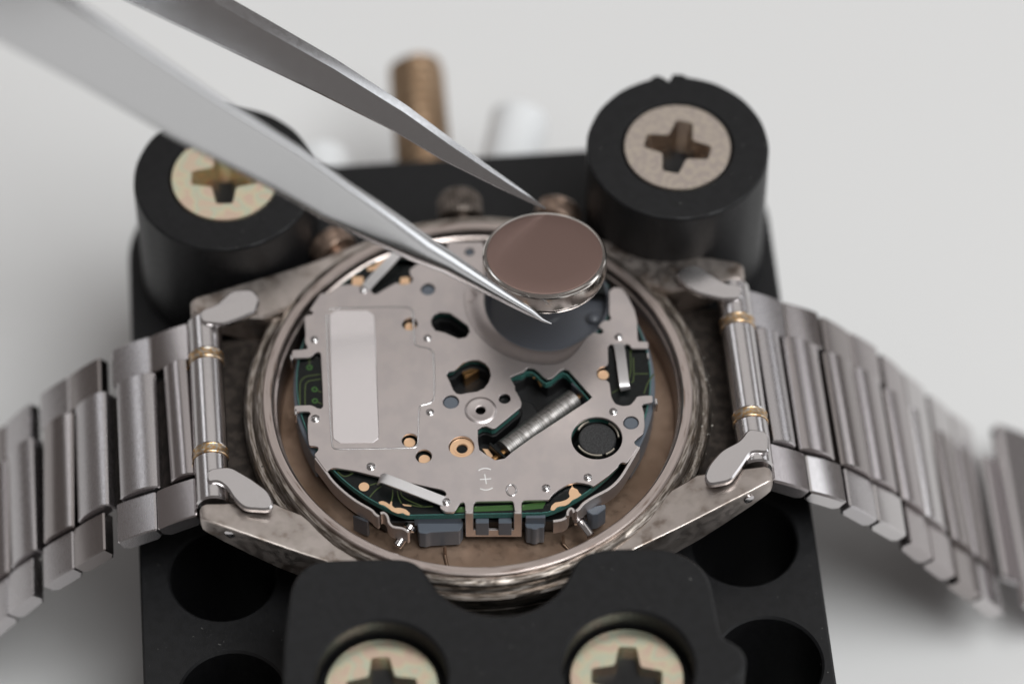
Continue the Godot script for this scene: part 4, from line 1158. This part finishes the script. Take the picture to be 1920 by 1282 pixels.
	for r in [ROD, ROD_LEFT]:
		var p0 := Vector3(r[0])
		var p1 := Vector3(r[1])
		var d := p1 - p0
		var k := d.length()
		var rod := Soup.new()
		rod.add(frame(p0, d) * lathe(PackedVector2Array([Vector2(0, -0.3), Vector2(0.5, -0.3), Vector2(0.52, 0.0), Vector2(0.42, 0.06), Vector2(0.36, 0.12), Vector2(0.36, k), Vector2(0.3, k + 0.08), Vector2(0, k + 0.08)]), 28), 30.0)
		part("contact_post", rod, M.polish, t)
	for e in [[Vector3(-3.4, 5.2, 12.2), Vector3(-3.2, 5.2, 14.1)], [Vector3(5.6, 5.2, 11.9), Vector3(6.1, 5.2, 12.6)]]:
		part("wire_loop", one(tube(PackedVector3Array([e[0] + Vector3(0, 1.0, -0.3), e[0] + Vector3(0, 0.25, 0), e[1] + Vector3(0, 0.12, 0)]), 0.13, 8), 60.0), M.floor, t)


func grown(list: Array, d: float) -> Array:
	var out := []
	for h in list:
		out.append(shrunk(turned(h, false), d))
	return out


# a satin panel that curves down a little at both ends
func label_panel(l: Array) -> Soup:
	var s := Soup.new()
	var rings := []
	var n := 30
	for i in n + 1:
		var f := i / float(n)
		var a: Vector2 = l[0].lerp(l[3], f)
		var b: Vector2 = l[1].lerp(l[2], f)
		var e := minf(f, 1.0 - f)
		var inset := 0.0
		if e < 0.05:
			inset = 0.5 * (1.0 - sqrt(1.0 - pow(1.0 - e / 0.05, 2.0)))
		var x := (b - a).normalized()
		a += x * inset
		b -= x * inset
		var h := 9.43 - 0.10 * pow(smoothstep(0.24, 0.0, e), 1.3)
		var ring := PackedVector3Array([Vector3(a.x, 9.26, a.y), Vector3(a.x, h - 0.03, a.y), Vector3(a.x + 0.04, h, a.y)])
		for k in range(1, 8):
			var q := a.lerp(b, k / 8.0)
			ring.append(Vector3(q.x, h + 0.004 * sin(k / 8.0 * PI), q.y))
		ring.append_array([Vector3(b.x - 0.04, h, b.y), Vector3(b.x, h - 0.03, b.y), Vector3(b.x, 9.26, b.y)])
		rings.append(ring)
	s.add(loft(rings), 30.0)
	return s


# ---------------------------------------------------------------- button cell and tweezers
func build_cell() -> void:
	var n := Vector3(0.01365, 0.98541, -0.16966).normalized()
	var top := Vector3(5.74, 16.44, -7.35)
	var t := thing("button_cell", "round steel button cell gripped in the tweezer tips above the movement", "battery", top - n * 2.05)
	var f := frame(top - n * 2.05, n)
	var side := PackedVector2Array([Vector2(0, 0), Vector2(4.1, 0), Vector2(4.45, 0.04), Vector2(4.62, 0.14), Vector2(4.68, 0.3), Vector2(4.66, 0.42), Vector2(4.74, 0.5), Vector2(4.76, 0.62), Vector2(4.76, 1.7), Vector2(4.72, 1.86), Vector2(4.62, 1.98), Vector2(4.5, 2.03), Vector2(4.42, 2.02), Vector2(4.3, 1.9), Vector2(0, 1.9)])
	part("can", one(f * lathe(side, 96), 25.0), M.cell_side, t)
	part("face", one(f * lathe(PackedVector2Array([Vector2(0, 1.85), Vector2(4.4, 1.85), Vector2(4.42, 2.02), Vector2(4.3, 2.05), Vector2(3.0, 2.056), Vector2(0, 2.06)]), 96), 30.0), M.cell_face, t)


func build_tweezers() -> void:
	var t := thing("tweezers", "pointed steel tweezers reaching in to hold the button cell", "tweezers", Vector3(5, 15, -4))
	var near := TWEEZER_NEAR
	var far := TWEEZER_FAR
	var a0 := Vector3(near[0].x, near[0].y, near[0].z)
	var a1 := Vector3(near[-1].x, near[-1].y, near[-1].z)
	var b1 := Vector3(far[-1].x, far[-1].y, far[-1].z)
	var axis := ((a1 + b1) / 2.0 - a0).normalized()
	var meet := (a1 + b1) / 2.0 + axis * 75.0
	for k in 2:
		var st: Array = near if k == 0 else far
		var e := Vector3(st[-1].x, st[-1].y, st[-1].z)
		var line := []
		for q in st:
			line.append([Vector3(q.x, q.y, q.z), q.w])
		var way: Vector3 = (line[-1][0] - line[-3][0]).normalized()
		line.append([(e + way * 14.0).lerp(meet, 0.12), 5.6])
		line.append([e.lerp(meet, 0.55) + way * 2.0, 6.0])
		line.append([meet, 6.0])
		line.append([meet + axis * 12.0, 5.0])
		var rings := []
		var gap_dir := (b1 - a1).normalized()
		for i in line.size():
			var c: Vector3 = line[i][0]
			var d: Vector3 = (line[mini(i + 1, line.size() - 1)][0] - line[maxi(i - 1, 0)][0]).normalized()
			var g := (gap_dir - d * gap_dir.dot(d)).normalized()
			var w := d.cross(g).normalized()
			if w.y < 0:
				w = -w
			if k == 1:
				var tilt := deg_to_rad(8.0)
				var w2 := w * cos(tilt) + g * sin(tilt)
				g = g * cos(tilt) - w * sin(tilt)
				w = w2
			var hw := maxf(line[i][1] * (0.54 if k == 0 else 0.46), 0.05)
			if k == 1:
				c -= w * hw * 0.12
			var gone: float = c.distance_to(line[0][0])
			var th := lerpf(0.08, 0.75 if k == 0 else 0.5, clampf(gone / 14.0, 0.0, 1.0))
			var cut := minf(0.8, hw * 0.45) if k == 1 else minf(0.55, hw * 0.4)
			# outline across the arm: (along width, along gap)
			var round_ := 1.0 - smoothstep(9.0, 24.0, gone)
			var deep := lerpf(th, hw * 0.85, round_)
			var lean := lerpf(0.3, 1.0, round_)
			var outline := []
			for s in 13:
				var a := PI * s / 12.0
				outline.append(Vector2(hw * signf(cos(a)) * pow(absf(cos(a)), lean), -deep * pow(sin(a), lean)))
			outline.append_array([Vector2(-hw * 0.9, th * 0.35), Vector2(hw * 0.9, th * 0.35)])
			if k == 1:
				outline = [Vector2(hw, th * 0.7), Vector2(hw, th * 0.2), Vector2(hw - cut, -th), Vector2(-hw * 0.2, -th), Vector2(-hw + 0.1 * hw, -th), Vector2(-hw, -th * 0.75), Vector2(-hw, th * 0.6), Vector2(hw * 0.6, th)]
			var ring := PackedVector3Array()
			for q in outline:
				ring.append(c + w * q.x + g * (q.y + (deep * 0.5 if k == 0 else 0.0)))
			rings.append(ring)
		part("arm", one(loft(rings), 40.0 if k == 0 else 24.0), M.tweezer, t)
